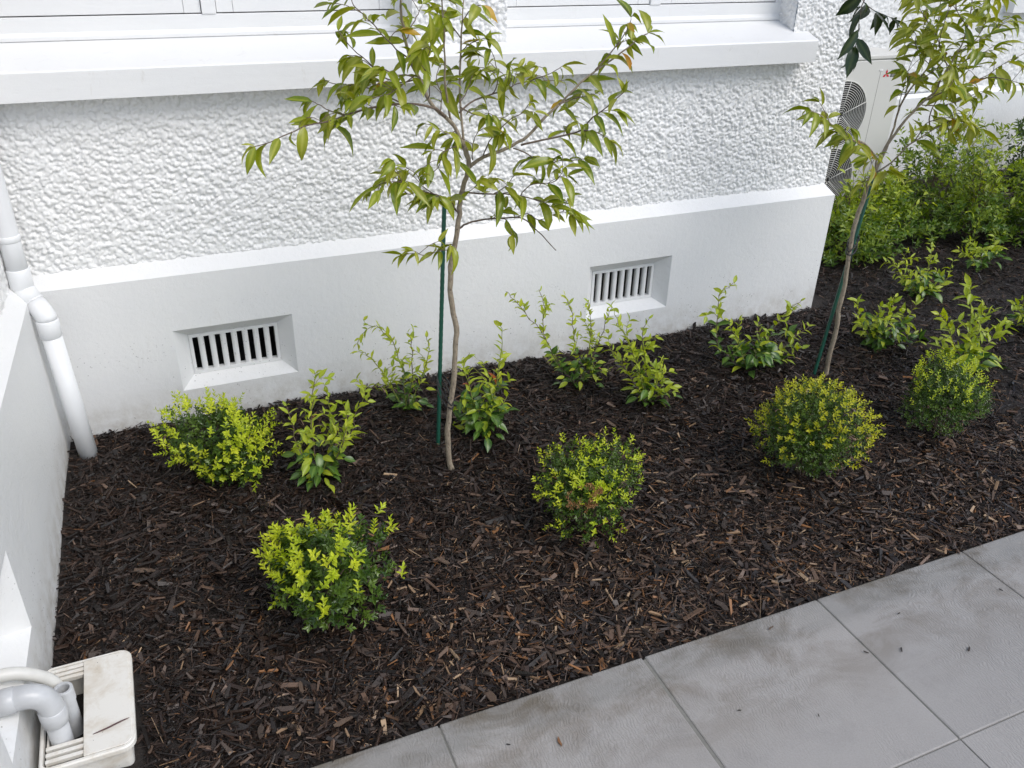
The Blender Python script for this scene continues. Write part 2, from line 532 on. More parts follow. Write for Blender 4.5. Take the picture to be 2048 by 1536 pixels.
chip_cols = [((0.024, 0.016, 0.013), 0.45), ((0.040, 0.027, 0.021), 0.5), ((0.075, 0.052, 0.040), 0.55), ((0.13, 0.085, 0.058), 0.6),
             ((0.25, 0.115, 0.045), 0.6), ((0.34, 0.22, 0.13), 0.65), ((0.050, 0.044, 0.044), 0.4), ((0.028, 0.022, 0.021), 0.35)]
chip_meshes = []
for ci, (cc, rg) in enumerate(chip_cols):
    cm = M('bark_piece')
    vv = cm.coord((1, 5, 5))
    nn = cm.noise(vv, 60, 6, 0.65)
    cm.color(cm.ramp(nn, [(0.25, tuple(c * 0.45 for c in cc)), (0.6, cc), (0.9, tuple(c * 1.35 for c in cc))]))
    cm.rough(rg)
    cm.bump(nn, 0.6, 0.002)
    for var in range(3):
        r = random.Random(ci * 7 + var)
        top, n_ = [], 5
        prof = [r.uniform(0.15, 0.6)] + [r.uniform(0.75, 1.1) for _ in range(n_ - 2)] + [r.uniform(0.05, 0.6)]
        vs, fs = [], []
        for i in range(n_):
            xx = -0.5 + i / (n_ - 1) + r.uniform(-0.05, 0.05)
            zz = 0.10 * (xx * 2) ** 2 * r.uniform(0.2, 1)
            off = r.uniform(-0.12, 0.12)
            hw = 0.5 * prof[i]
            vs += [(xx, off - hw, zz), (xx, off + hw, zz + r.uniform(-.1, .1)), (xx, off + hw * .8, zz + .45), (xx, off - hw * .8, zz + .45 + r.uniform(-.1, .1))]
        for i in range(n_ - 1):
            a, b = 4 * i, 4 * i + 4
            fs += [(a + j, b + j, b + (j + 1) % 4, a + (j + 1) % 4)[::-1] for j in range(4)]
        fs += [(0, 1, 2, 3), tuple(4 * (n_ - 1) + j for j in (3, 2, 1, 0))]
        me = mesh(vs, fs, name='bark_chip')
        me.materials.append(cm.m)
        chip_meshes.append((ci, me))

def place_chip(parent, px, py, pz, Ln, Wd, Th, yaw, pitch, roll, ci, name='bark_chip'):
    me = rnd.choice([m for c, m in chip_meshes if c == ci])
    o = bpy.data.objects.new(name, me)
    COL.objects.link(o)
    o.parent = parent
    o.location = (px, py, pz)
    o.rotation_euler = (roll, pitch, yaw)
    o.scale = (Ln, Wd, Th)
    return o

cnt = 0
while cnt < 300:
    if cnt < 215:
        px, py = rnd.uniform(0.1, 3.1), -1.57 + abs(rnd.gauss(0, 0.42))
    else:
        px, py = rnd.uniform(0.05, 3.2), rnd.uniform(-1.5, -0.05)
    if py > -0.03 or blocked(np.array([px]), np.array([py]))[0] or (px < 0.26 and -1.52 < py < -1.09):
        continue
    e = max(0.0, min(1.0, (-0.7 - py) / 0.7)) * max(0.2, min(1, (px - 0.1) / 1.0))
    ci = rnd.choices(range(8), [3, 3, 2 + 2 * e, 0.5 + 3 * e, 0.1 + 2.0 * e, 0.05 + 1.6 * e, 1.2, 2])[0]
    Ln = rnd.uniform(0.028, 0.066)
    Wd = Ln * rnd.uniform(0.12, 0.34)
    if ci in (4, 5):
        Ln *= 0.8
        Wd *= 0.6
    place_chip(bed, px, py, float(mulch_h(px, py)) + rnd.uniform(0.008, 0.014), Ln, Wd, rnd.uniform(0.004, 0.008), rnd.uniform(0, 6.28), rnd.gauss(0, 0.10), rnd.gauss(0, 0.22), ci)
    cnt += 1

# --- paving: grey pavers with narrow joints and a worn round edge
pv = M('textured_grey_paver')
w0 = pv.world()
oi = pv.new('ShaderNodeObjectInfo')
base = pv.mix(pv.noise(w0, 2.6, 5, 0.6), (0.262, 0.248, 0.236), (0.345, 0.330, 0.315))
base = pv.mix(pv.ramp(pv.noise(w0, 240, 4, 0.7), [(0.35, 0.0), (0.7, 0.5)]), base, (0.40, 0.385, 0.37))
# leached brown marks beside the bed
sep = pv.new('ShaderNodeSeparateXYZ')
pv.l.new(w0, sep.inputs[0])
edge = pv.ramp(pv.math('ADD', sep.outputs['Y'], 2.6), [(0.62, 0.0), (0.86, 0.55), (1.0, 1.0)])
mark = pv.ramp(pv.noise(pv.world((1, 1.6, 1)), 4.2, 7, 0.68, 0.5), [(0.44, 0.0), (0.64, 1.0)])
base = pv.mix(pv.math('MULTIPLY', edge, mark), base, (0.125, 0.098, 0.066))
band = pv.ramp(pv.math('ADD', sep.outputs['Y'], 2.6), [(0.90, 0.0), (0.935, 0.55)])
base = pv.mix(pv.math('MULTIPLY', band, pv.ramp(pv.noise(pv.world((3, 6, 1)), 2.5, 5), [(0.3, 0.3), (0.7, 1.0)])), base, (0.175, 0.175, 0.165))
base = pv.mix(oi.outputs['Random'], pv.mix(1.0, base, (0.95, 0.945, 0.94), 'MULTIPLY'), pv.mix(1.0, base, (1.04, 1.03, 1.02), 'MULTIPLY'))
base = pv.mix(pv.ramp(pv.noise(w0, 7, 8, 0.72, 0.3), [(0.52, 0.0), (0.8, 0.45)]), base, (0.20, 0.19, 0.18))
pv.color(base)
pv.rough(pv.ramp(pv.noise(w0, 3.3, 4), [(0.3, 0.36), (0.7, 0.55)]))
wv = pv.new('ShaderNodeTexWave', wave_type='BANDS', bands_direction='X')
wv.inputs['Scale'].default_value = 34
wv.inputs['Distortion'].default_value = 14
wv.inputs['Detail'].default_value = 3
wv.inputs['Detail Scale'].default_value = 1.1
pv.l.new(pv.world((1, 0.75, 1)), wv.inputs['Vector'])
msk = pv.ramp(pv.noise(w0, 2.2, 2), [(0.36, 0.05), (0.62, 1.0)])
b1 = pv.bump(pv.math('MULTIPLY', wv.outputs['Fac'], msk), 0.34, 0.004)
pv.bump(pv.noise(w0, 260, 6, 0.7), 0.5, 0.002, b1)
grout = plain('sandy_grey_grout', (0.20, 0.195, 0.175), 0.85, 0.25, 90, 0.5)
path = Geo().box(-2.5, 7.5, -4.9, -1.586, -0.12, -0.0035).build('path', grout, kind='structure')
xs = [-1.51, -0.916, -0.322, 0.276, 0.872, 1.464, 2.066, 2.660, 3.256, 3.852, 4.45, 5.05, 5.65]
ys = [-4.52, -3.92, -3.32, -2.715, -2.11, -1.578]
for j in range(len(ys) - 1):
    for i in range(len(xs) - 1):
        jw = 0.0045 if abs(xs[i] - 1.464) < 0.01 else 0.0016
        jw2 = 0.0045 if abs(xs[i + 1] - 1.464) < 0.01 else 0.0016
        first = j == len(ys) - 2
        Geo().box(xs[i] + jw, xs[i + 1] - jw2, ys[j] + 0.0012, ys[j + 1] - (0 if first else 0.0012), -0.05 if first else -0.02, rnd.uniform(-0.0004, 0.0004)).build('paver', pv.m, path, bevel=0.0045 if first else 0.0018, smooth=False)

# chips kicked out on to the paving
for (px, py, Ln, ci) in [(1.13, -1.74, 0.028, 4), (1.01, -1.70, 0.011, 7), (2.05, -1.80, 0.014, 1), (2.33, -1.90, 0.020, 1), (2.15, -1.83, 0.016, 0),
                         (1.86, -1.625, 0.020, 3), (1.60, -1.83, 0.010, 1), (2.25, -1.72, 0.011, 0), (2.62, -1.76, 0.012, 0), (1.78, -1.92, 0.009, 1)]:
    o = place_chip(None, px, py, 0.0035, Ln, Ln * 0.28, 0.004, rnd.uniform(0, 6.28), 0, 0, ci)
    tag(o, 'small bark chip lying loose on the grey paving', 'bark chip', 'bark chips scattered on the paving')

# ================================================================ the house
house = thing('house', 'white roughcast house wall with smooth painted plinth, window sill and recessed vents', 'house', (1.6, 0.3, 0.0))
HM = Matrix.Translation((1.6, 0.3, 0.0)).inverted()

def hpart(name, me, mat, parent=house, mw=None):
    """a part whose mesh is written in house coordinates (world)"""
    o = obj(name, me, mat, parent)
    o.matrix_parent_inverse = HM if parent is house else Matrix.Identity(4)
    if mw is not None:
        o.matrix_basis = mw
    return o

TOP, LEDGE, RC = 0.66, 0.705, 0.05

def front_with_holes(x0, x1, z0, z1, holes):
    vs, fs = [], []
    xs_ = sorted({x0, x1} | {h[0] for h in holes} | {h[1] for h in holes})
    def quad(a, b, c, d):
        i = len(vs)
        vs.extend([(a, 0, c), (b, 0, c), (b, 0, d), (a, 0, d)])
        fs.append((i, i + 1, i + 2, i + 3))
    for a, b in zip(xs_[:-1], xs_[1:]):
        hh = [h for h in holes if h[0] <= a + 1e-6 and h[1] >= b - 1e-6]
        if hh:
            quad(a, b, z0, hh[0][2])
            quad(a, b, hh[0][3], z1)
        else:
            quad(a, b, z0, z1)
    return vs, fs

VENTS = [(0.433, 0.851, 0.207, 0.449), (2.093, 2.502, 0.223, 0.468)]
gp = Geo()
gp.add(*front_with_holes(-0.3, 3.36, -0.15, TOP - 0.006, VENTS))
# rounded arris and splayed ledge, front and right-hand return
gp.add([(-0.3, 0, TOP - 0.006), (3.36, 0, TOP - 0.006), (3.36, 1.6, TOP - 0.006), (-0.3, 0.006, TOP), (3.354, 0.006, TOP), (3.354, 1.6, TOP),
        (-0.3, RC + 0.02, LEDGE + 0.014), (3.31, RC + 0.02, LEDGE + 0.014), (3.31, 1.6, LEDGE + 0.014)],
       [(0, 1, 4, 3), (1, 2, 5, 4), (3, 4, 7, 6), (4, 5, 8, 7)])
gp.add([(3.36, 0, -0.15), (3.36, 1.6, -0.15), (3.36, 1.6, TOP - 0.006), (3.36, 0, TOP - 0.006)], [(0, 1, 2, 3)])
hpart('plinth', mesh(gp.v, gp.f, name='plinth'), MT['plinth'])

def vent(ho, mw, inset=0.060):
    """splayed recess, cast frame, seven bars before a dark cavity"""
    x0, x1, z0, z1 = ho
    ix0, ix1, iz0, iz1 = x0 + 0.062, x1 - 0.062, z0 + 0.044, z1 - 0.062
    d, e = inset, 0.012
    gv = Geo()
    O = [(x0, 0, z0), (x1, 0, z0), (x1, 0, z1), (x0, 0, z1)]
    N = [(ix0 - e, d, iz0 - e), (ix1 + e, d, iz0 - e), (ix1 + e, d, iz1 + e), (ix0 - e, d, iz1 + e)]
    gv.add(O + N, [(0, 1, 5, 4), (1, 2, 6, 5), (2, 3, 7, 6), (3, 0, 4, 7)])
    a = hpart('air_vent', mesh(gv.v, gv.f, name='air_vent'), MT['plinth'], house, mw)
    gf = Geo()
    y0, y1 = d - 0.004, d + 0.02
    gf.box(ix0 - e, ix0, y0, y1, iz0 - e, iz1 + e).box(ix1, ix1 + e, y0, y1, iz0 - e, iz1 + e)
    gf.box(ix0, ix1, y0, y1, iz1, iz1 + e).box(ix0, ix1, y0, y1, iz0 - e, iz0)
    obj('frame', mesh(gf.v, gf.f, name='frame'), MT['plinth'], a)
    gc = Geo()
    c = [(ix0 - e, y1, iz0 - e), (ix1 + e, y1, iz0 - e), (ix1 + e, y1, iz1 + e), (ix0 - e, y1, iz1 + e)]
    c += [(p[0], 0.25, p[2]) for p in c]
    gc.add(c, [(4, 5, 1, 0), (5, 6, 2, 1), (6, 7, 3, 2), (7, 4, 0, 3), (7, 6, 5, 4)])
    obj('cavity', mesh(gc.v, gc.f, name='cavity'), MT['dark'], a)
    gap = (ix1 - ix0) / 7.5
    gs = Geo()
    hw = gap * 0.27
    n = 8
    prof = [(hw * math.cos(math.pi * i / n), -hw * 0.9 * math.sin(math.pi * i / n)) for i in range(n + 1)]
    prof = [(hw * 0.8, 0.014)] + prof + [(-hw * 0.8, 0.014)]
    gs.prism(prof, 2, iz0 - 0.002, iz1 + 0.002)
    sm = mesh(gs.v, gs.f, name='bar')
    for i in range(7):
        o = obj('bar', sm, MT['plinth'], a)
        o.location = (ix0 + gap * (i + 0.75), d + 0.006, 0)
        o.rotation_euler = (0, 0, rnd.gauss(0, 0.04))
    return a

vent(VENTS[0], None)
vent(VENTS[1], None)

# --- roughcast: thrown blobs as real relief
def blobs(w, h, step, seed, dens=15000, rad=(0.0032, 0.0086), amp=(0.55, 1.0), fade=(1, 1, 1, 1)):
    r = np.random.default_rng(seed)
    nx_, nz_ = int(w / step) + 1, int(h / step) + 1
    H = np.zeros((nz_, nx_), dtype=np.float32)
    n_ = int(dens * w * h)
    bxs, bzs = r.uniform(0, w, n_) / step, r.uniform(0, h, n_) / step
    rx = r.uniform(*rad, n_) / step
    rz = rx * r.uniform(0.65, 1.3, n_)
    am = r.uniform(*amp, n_) * rx * step * 1.0
    of = r.uniform(0, 0.003, n_) * amp[1]
    an = r.uniform(0, 3.14, n_)
    for i in range(n_):
        R_ = max(rx[i], rz[i])
        a0, a1 = max(0, int(bxs[i] - R_)), min(nx_, int(bxs[i] + R_) + 2)
        c0, c1 = max(0, int(bzs[i] - R_)), min(nz_, int(bzs[i] + R_) + 2)
        if a1 <= a0 or c1 <= c0:
            continue
        dx = np.arange(a0, a1)[None] - bxs[i]
        dz = np.arange(c0, c1)[:, None] - bzs[i]
        ca, sa = math.cos(an[i]), math.sin(an[i])
        q = ((dx * ca + dz * sa) / rx[i]) ** 2 + ((dz * ca - dx * sa) / rz[i]) ** 2
        np.maximum(H[c0:c1, a0:a1], np.where(q < 1, of[i], 0) + am[i] * np.sqrt(np.clip(1 - q, 0, 1)), out=H[c0:c1, a0:a1])
    K = H.copy()
    K[1:-1, 1:-1] = (6 * H[1:-1, 1:-1] + H[:-2, 1:-1] + H[2:, 1:-1] + H[1:-1, :-2] + H[1:-1, 2:]) / 10
    xr, zr = np.arange(nx_) * step, np.arange(nz_) * step
    F = np.ones_like(K)
    if fade[0]: F *= np.clip(xr / 0.008, 0, 1)[None]
    if fade[1]: F *= np.clip((xr[-1] - xr) / 0.008, 0, 1)[None]
    if fade[2]: F *= np.clip(zr / 0.008, 0.3, 1)[:, None]
    return xr, zr, K * F

def patch(O, u, v, nrm, w, h, step, seed, keep=None, fade=(0, 0, 0, 0), **kw):
    xr, zr, H = blobs(w, h, step, seed, fade=fade, **kw)
    X_, Z_ = np.meshgrid(xr, zr)
    O, u, v, nrm = (np.array(a, dtype=float) for a in (O, u, v, nrm))
    P = O + X_[..., None] * u + Z_[..., None] * v + H[..., None] * nrm
    nx_, nz_ = len(xr), len(zr)
    I_ = (np.arange(nz_ - 1)[:, None] * nx_ + np.arange(nx_ - 1)[None])
    if keep is not None:
        I_ = I_[keep(X_[:-1, :-1] + step / 2, Z_[:-1, :-1] + step / 2)]
    I_ = I_.ravel()
    return P.reshape(-1, 3), np.stack([I_, I_ + 1, I_ + nx_ + 1, I_ + nx_], 1)

def join(*ps):
    vs, qs, b = [], [], 0
    for v_, q_ in ps:
        vs.append(v_)
        qs.append(q_ + b)
        b += len(v_)
    return np.concatenate(vs), np.concatenate(qs)

WX0, WX1, WX2 = 1.365, 1.712, 2.995
SILLZ = 1.355
def keep_main(x_, z_):
    X_, Z_ = x_ - 0.15, z_ + 0.69
    open_ = (Z_ > 1.262) & ((X_ < WX0) | ((X_ > WX1) & (X_ < WX2)))
    behind = (Z_ > 1.262) & (Z_ < 1.325) & (X_ < 3.05)
    return ~(open_ | behind)
def flatq(a, b, c, d):
    return np.array([a, b, c, d], dtype=float), np.array([[0, 1, 2, 3]])
main = patch((-0.15, RC, 0.69), (1, 0, 0), (0, 0, 1), (0, -1, 0), 3.48, 1.00, 0.0029, 3, keep_main, fade=(0, 1, 1, 0))
ret = patch((3.33, RC, 0.69), (0, 1, 0), (0, 0, 1), (1, 0, 0), 1.56, 1.0, 0.009, 4, fade=(1, 0, 1, 0))
rev = [patch((WX2, 0.20, 1.36), (0, -1, 0), (0, 0, 1), (-1, 0, 0), 0.15, 0.33, 0.004, 6, fade=(0, 1, 0, 0)),
       patch((WX1, RC, 1.36), (0, 1, 0), (0, 0, 1), (1, 0, 0), 0.15, 0.33, 0.005, 7, fade=(1, 0, 0, 0), amp=(0.2, 0.4)),
       patch((WX0, 0.20, 1.36), (0, -1, 0), (0, 0, 1), (-1, 0, 0), 0.15, 0.33, 0.005, 8, fade=(0, 1, 0, 0), amp=(0.2, 0.4))]
upper = [flatq((WX2, RC, 1.69), (3.33, RC, 1.69), (3.33, RC, 3.0), (WX2, RC, 3.0)), flatq((WX0, RC, 1.69), (WX1, RC, 1.69), (WX1, RC, 3.0), (WX0, RC, 3.0)),
         flatq((-0.15, RC, 2.5), (WX0, RC, 2.5), (WX0, RC, 3.0), (-0.15, RC, 3.0)), flatq((WX1, RC, 2.5), (WX2, RC, 2.5), (WX2, RC, 3.0), (WX1, RC, 3.0)),
         flatq((3.33, RC, 1.69), (3.33, 1.6, 1.69), (3.33, 1.6, 3.0), (3.33, RC, 3.0)), flatq((-0.15, RC, 3.0), (3.33, RC, 3.0), (3.33, 1.65, 3.0), (-0.15, 1.65, 3.0))]
hpart('roughcast_wall', np_mesh(*join(main, ret, *rev, *upper), True, 'roughcast_wall'), MT['rough'])

# --- sill: one long splayed sill under both windows, with its horn at the right
gs = Geo()
prof = [(-0.030, 1.252), (-0.030, 1.333), (-0.026, 1.338), (0.165, 1.402), (0.165, 1.252)]
gs.prism(prof, 0, -0.15, WX2)
gs.prism([(-0.030, 1.252), (-0.030, 1.333), (-0.026, 1.338), (RC + 0.005, 1.3647), (RC + 0.005, 1.252)], 0, WX2, 3.068)
ob = gs.build('window_sill', MT['sill'], house)
ob.matrix_parent_inverse = HM

def window(x0, x1, mull):
    gw = Geo()
    gw.box(x0, x1, 0.150, 0.22, 1.395, 1.4625)                      # bottom rail of the frame
    gw.prism([(0.140, 1.408), (0.150, 1.420), (0.150, 1.396), (0.140, 1.396)], 0, x0, x1)
    gw.box(mull - 0.022, mull + 0.022, 0.146, 0.22, 1.4625, 2.44)
    gw.box(x0, x0 + 0.03, 0.150, 0.22, 1.4625, 2.44)
    gw.box(x1 - 0.03, x1, 0.150, 0.22, 1.4625, 2.44)
    gw.box(x0, x1, 0.150, 0.22, 2.44, 2.52)
    o = gw.build('window', MT['joinery'], house, bevel=0.002)
    o.matrix_parent_inverse = HM
    for a, b in ((x0 + 0.03, mull - 0.022), (mull + 0.022, x1 - 0.03)):
        a, b = a + 0.0022, b - 0.0022
        gsash = Geo()
        gsash.box(a + 0.052, b - 0.052, 0.155, 0.20, 1.466, 1.565)
        gsash.box(a + 0.052, b - 0.052, 0.155, 0.20, 2.38, 2.437)
        gsash.box(a, a + 0.051, 0.1545, 0.20, 1.466, 2.437).box(b - 0.051, b, 0.1545, 0.20, 1.466, 2.437)
        gsash.build('sash', MT['joinery'], o, bevel=0.0012)
        Geo().box(a + 0.05, b - 0.05, 0.176, 0.180, 1.56, 2.385).build('pane', MT['glass'], o)
    gb = Geo().box(x0, x1, 0.215, 0.222, 1.41, 2.5)
    gb.build('gap_shade_sheet', MT['dark'], o)  # black sheet added behind the sashes to paint the shade in their gaps

window(-0.15, WX0, 0.719)
window(WX1, WX2, 2.384)

# --- side wing at the left: same plinth, ledge, vent and roughcast, turned a couple of degrees
nl = math.hypot(1, 0.04)
SW = Matrix(((0.04 / nl, -1 / nl, 0, 0.03), (1 / nl, 0.04 / nl, 0, 0), (0, 0, 1, 0), (0, 0, 0, 1)))
SV = (-1.505, -1.095, 0.215, 0.457)
gp = Geo()
gp.add(*front_with_holes(-3.2, 0.05, -0.15, TOP - 0.006, [SV]))
gp.add([(-3.2, 0, TOP - 0.006), (0.05, 0, TOP - 0.006), (0.05, 0.006, TOP), (-3.2, 0.006, TOP), (0.05, RC + 0.02, LEDGE + 0.014), (-3.2, RC + 0.02, LEDGE + 0.014)],
       [(0, 1, 2, 3), (3, 2, 4, 5)])
def sidepart(name, me, mat):
    o = obj(name, me, mat, house)
    o.matrix_parent_inverse = HM
    o.matrix_basis = SW
    return o
sidepart('side_plinth', mesh(gp.v, gp.f, name='side_plinth'), MT['plinth'])
sp = patch((-2.9, RC, 0.69), (1, 0, 0), (0, 0, 1), (0, -1, 0), 3.05, 1.1, 0.0065, 21)
su = [flatq((-3.2, RC + 0.004, 0.69), (0.1, RC + 0.004, 0.69), (0.1, RC + 0.004, 3.0), (-3.2, RC + 0.004, 3.0)),
      flatq((-3.2, RC, 3.0), (0.1, RC, 3.0), (0.1, 2.0, 3.0), (-3.2, 2.0, 3.0))]
sidepart('side_roughcast', np_mesh(*join(sp, *su), True, 'side_roughcast'), MT['rough'])
vent(SV, SW)

# --- wing set back beyond the corner
WY = 1.60
gp = Geo()
gp.add([(3.34, WY, -0.15), (9.0, WY, -0.15), (9.0, WY, TOP + 0.012), (3.34, WY, TOP + 0.012), (3.34, WY + RC + 0.02, LEDGE + 0.03), (9.0, WY + RC + 0.02, LEDGE + 0.03)], [(0, 1, 2, 3), (3, 2, 4, 5)])
hpart('wing_plinth', mesh(gp.v, gp.f, name='wing_plinth'), MT['plinth'])
wp = patch((4.2, WY + RC, 0.70), (1, 0, 0), (0, 0, 1), (0, -1, 0), 3.0, 0.9, 0.007, 31)
wu = [flatq((3.3, WY + RC, 0.70), (4.2, WY + RC, 0.70), (4.2, WY + RC, 3.0), (3.3, WY + RC, 3.0)), flatq((7.2, WY + RC, 0.70), (9.0, WY + RC, 0.70), (9.0, WY + RC, 3.0), (7.2, WY + RC, 3.0)),
      flatq((4.2, WY + RC, 1.6), (7.2, WY + RC, 1.6), (7.2, WY + RC, 3.0), (4.2, WY + RC, 3.0))]
hpart('wing_roughcast', np_mesh(*join(wp, *wu), True, 'wing_roughcast'), MT['rough'])
ob = Geo().prism([(WY - 0.03, 1.21), (WY - 0.03, 1.295), (WY + 0.10, 1.335), (WY + 0.10, 1.21)], 0, 6.17, 8.4).build('wing_sill', MT['sill'], house)
ob.matrix_parent_inverse = HM

# ================================================================ downpipe in the corner
dp = thing('downpipe', 'white painted downpipe with a swan-neck bend standing in the wall corner', 'downpipe', (0.085, -0.105, 0.05))
def dpart(name, geo, mat=MT['pvc'], smooth=True, parent=dp):
    o = geo.build(name, mat, parent, smooth=smooth)
    if parent is dp:
        o.matrix_parent_inverse = Matrix.Translation((0.085, -0.105, 0.05)).inverted()
    return o
PL, PU = Vector((0.069, -0.092, 0)), Vector((0.018, -0.035, 0))
zl, zu = 0.545, 0.665
dpart('lower_pipe', Geo().tube([Vector((0.092, -0.108, 0.0)), PL + Vector((0, 0, 0.56))], 0.0310, 28))
dpart('upper_pipe', Geo().tube([PU + Vector((0, 0, 0.72 + 0.12 * q)) for q in range(20)], 0.0310, 28))
dpart('lower_socket', Geo().tube([PL + Vector((0, 0, z_)) for z_ in (0.535, 0.538, 0.592, 0.596)], [0.0320, 0.0345, 0.0345, 0.0320], 28))
mid_ = [PL + Vector((0, 0, 0.59)), PL + Vector((0, 0, 0.602)), PL.lerp(PU, 0.12) + Vector((0, 0, 0.617)), PL.lerp(PU, 0.5) + Vector((0, 0, 0.648)), PL.lerp(PU, 0.88) + Vector((0, 0, 0.678)), PU + Vector((0, 0, 0.692)), PU + Vector((0, 0, 0.704))]
dpart('elbow', Geo().tube(mid_[:4], 0.0322, 28))
dpart('elbow', Geo().tube(mid_[3:], 0.0320, 28))
a_, b_ = mid_[3], (mid_[4] - mid_[2]).normalized()
dpart('seam_ring', Geo().tube([a_ - b_ * 0.0025, a_ + b_ * 0.0025], 0.0331, 28))
dpart('upper_socket', Geo().tube([PU + Vector((0, 0, z_)) for z_ in (0.690, 0.694, 0.752, 0.756)], [0.0320, 0.0345, 0.0345, 0.0320], 28))
for zc in (0.845, 1.9):
    dpart('pipe_clip', Geo().tube([PU + Vector((0, 0, z_)) for z_ in (zc, zc + 0.003, zc + 0.018, zc + 0.021)], [0.0314, 0.0335, 0.0335, 0.0314], 28))

# ================================================================ gully trap and waste pipes
GX0, GX1, GY0, GY1, GZ = -0.006, 0.194, -1.464, -1.150, 0.120
gt = thing('gully_trap', 'stained cream plastic gully trap surround with louvred ends set in the mulch', 'gully trap', (0.10, -1.307, 0.0))
GI = Matrix.Translation((0.10, -1.307, 0.0)).inverted()
def gpart(name, geo, mat=MT['cream'], bevel=0, smooth=False):
    o = geo.build(name, mat, gt, bevel=bevel, smooth=smooth)
    o.matrix_parent_inverse = GI
    return o
def rrect(x0, x1, y0, y1, r, rl, n=6):
    pts = []
    for cx, cy, a0, rr in ((x1 - r, y1 - r, 0, r), (x0 + rl, y1 - rl, 90, rl), (x0 + rl, y0 + rl, 180, rl), (x1 - r, y0 + r, 270, r)):
        for i in range(n + 1):
            a = math.radians(a0 + 90 * i / n)
            pts.append((cx + rr * math.cos(a), cy + rr * math.sin(a)))
    return pts
MX = 0.085                                                       # the solid cover plate begins here
# overhanging lip on a narrower body, open in the middle
def tub(layers):
    gb = Geo()
    n = len(layers[0][0])
    for ring_, z_ in layers:
        gb.v += [(p[0], p[1], z_) for p in ring_]
    for i in range(len(layers) - 1):
        gb.f += [(i * n + j, i * n + (j + 1) % n, (i + 1) * n + (j + 1) % n, (i + 1) * n + j) for j in range(n)]
    return gb
def rr_in(d):
    return rrect(GX0 + d, GX1 - d, GY0 + d, GY1 - d, max(0.004, 0.030 - d), max(0.004, 0.022 - d))
gpart('rim', tub([(rr_in(0.006), GZ - 0.016), (rr_in(0.0), GZ - 0.014), (rr_in(0.0), GZ - 0.003), (rr_in(0.003), GZ), (rr_in(0.0085), GZ), (rr_in(0.0090), GZ - 0.014)]))
gpart('body', tub([(rr_in(0.022), -0.06), (rr_in(0.012), GZ - 0.0145), (rr_in(0.0165), GZ - 0.0145), (rr_in(0.026), -0.05)]))
cov = [p for p in rrect(MX - 0.02, GX1 - 0.0075, GY0 + 0.0105, GY1 - 0.0105, 0.020, 0.002) if p[0] > MX - 0.001]
cov = [(MX, GY0 + 0.0105)] + sorted([p for p in cov if p[1] < -1.30], key=lambda p: p[0] + p[1]) + sorted([p for p in cov if p[1] >= -1.30], key=lambda p: p[1] - p[0]) + [(MX, GY1 - 0.0105)]
gpart('cover_plate', Geo().prism(cov, 2, GZ - 0.014, GZ + 0.0015), bevel=0.0012)
for yc in (-1.166, -1.181, -1.196, -1.402, -1.420, -1.438):
    gl = Geo().prism([(yc - 0.0035, GZ - 0.014), (yc + 0.0055, GZ - 0.012), (yc + 0.0045, GZ - 0.001), (yc - 0.0045, GZ - 0.002)], 0, GX0 + 0.013, MX)
    gpart('louvre', gl, bevel=0.0008)
gpart('basin', Geo().box(GX0 + 0.012, GX1 - 0.006, GY0 + 0.01, GY1 - 0.01, -0.04, -0.03), MT['dark'])

tw = Geo().tube(smooth_path([(0.105, -1.402, GZ + 0.0035), (0.135, -1.397, GZ + 0.0045), (0.165, -1.388, GZ + 0.0040), (0.183, -1.384, GZ + 0.0035)], 3), [0.0006, 0.0012, 0.0016, 0.0018, 0.0019, 0.0018, 0.0017, 0.0014, 0.0010, 0.0005], 6).build('bark_sliver', plain('purplish_bark', (0.075, 0.030, 0.032), 0.6, 0.3, 80, 0.4), smooth=True)
tag(tw, 'thin dark reddish bark sliver lying on the gully cover', 'bark chip')
PX, PY, PZ = 0.037, -1.372, 0.262
wp_ = thing('waste_pipe', 'pale grey plastic waste pipe bending down from the side wall into the gully', 'pipe', (PX, PY, 0.0))
WI = Matrix.Translation((PX, PY, 0.0)).inverted()
def wpart(name, geo, mat=MT['grey_pvc']):
    o = geo.build(name, mat, wp_, smooth=True)
    o.matrix_parent_inverse = WI
    return o
wpart('down_pipe', Geo().tube([(PX, PY, -0.02), (PX, PY, PZ - 0.06)], 0.0232, 24))
bend = [(PX, PY, PZ - 0.058), (PX, PY, PZ - 0.046), (PX - 0.006, PY, PZ - 0.024), (PX - 0.022, PY, PZ - 0.007), (PX - 0.045, PY, PZ), (PX - 0.066, PY, PZ)]
wpart('elbow', Geo().tube(smooth_path(bend, 3), 0.0268, 24))
wpart('elbow_socket', Geo().tube([(PX, PY, PZ + z_) for z_ in (-0.098, -0.095, -0.056, -0.053)], [0.0262, 0.0290, 0.0290, 0.0262], 24))
wpart('elbow_socket', Geo().tube([(PX + x_, PY, PZ) for x_ in (-0.096, -0.093, -0.060, -0.057)], [0.0262, 0.0290, 0.0290, 0.0262], 24))
wpart('wall_pipe', Geo().tube([(PX - 0.085, PY, PZ), (PX - 0.36, PY - 0.004, PZ + 0.004)], 0.0232, 24))

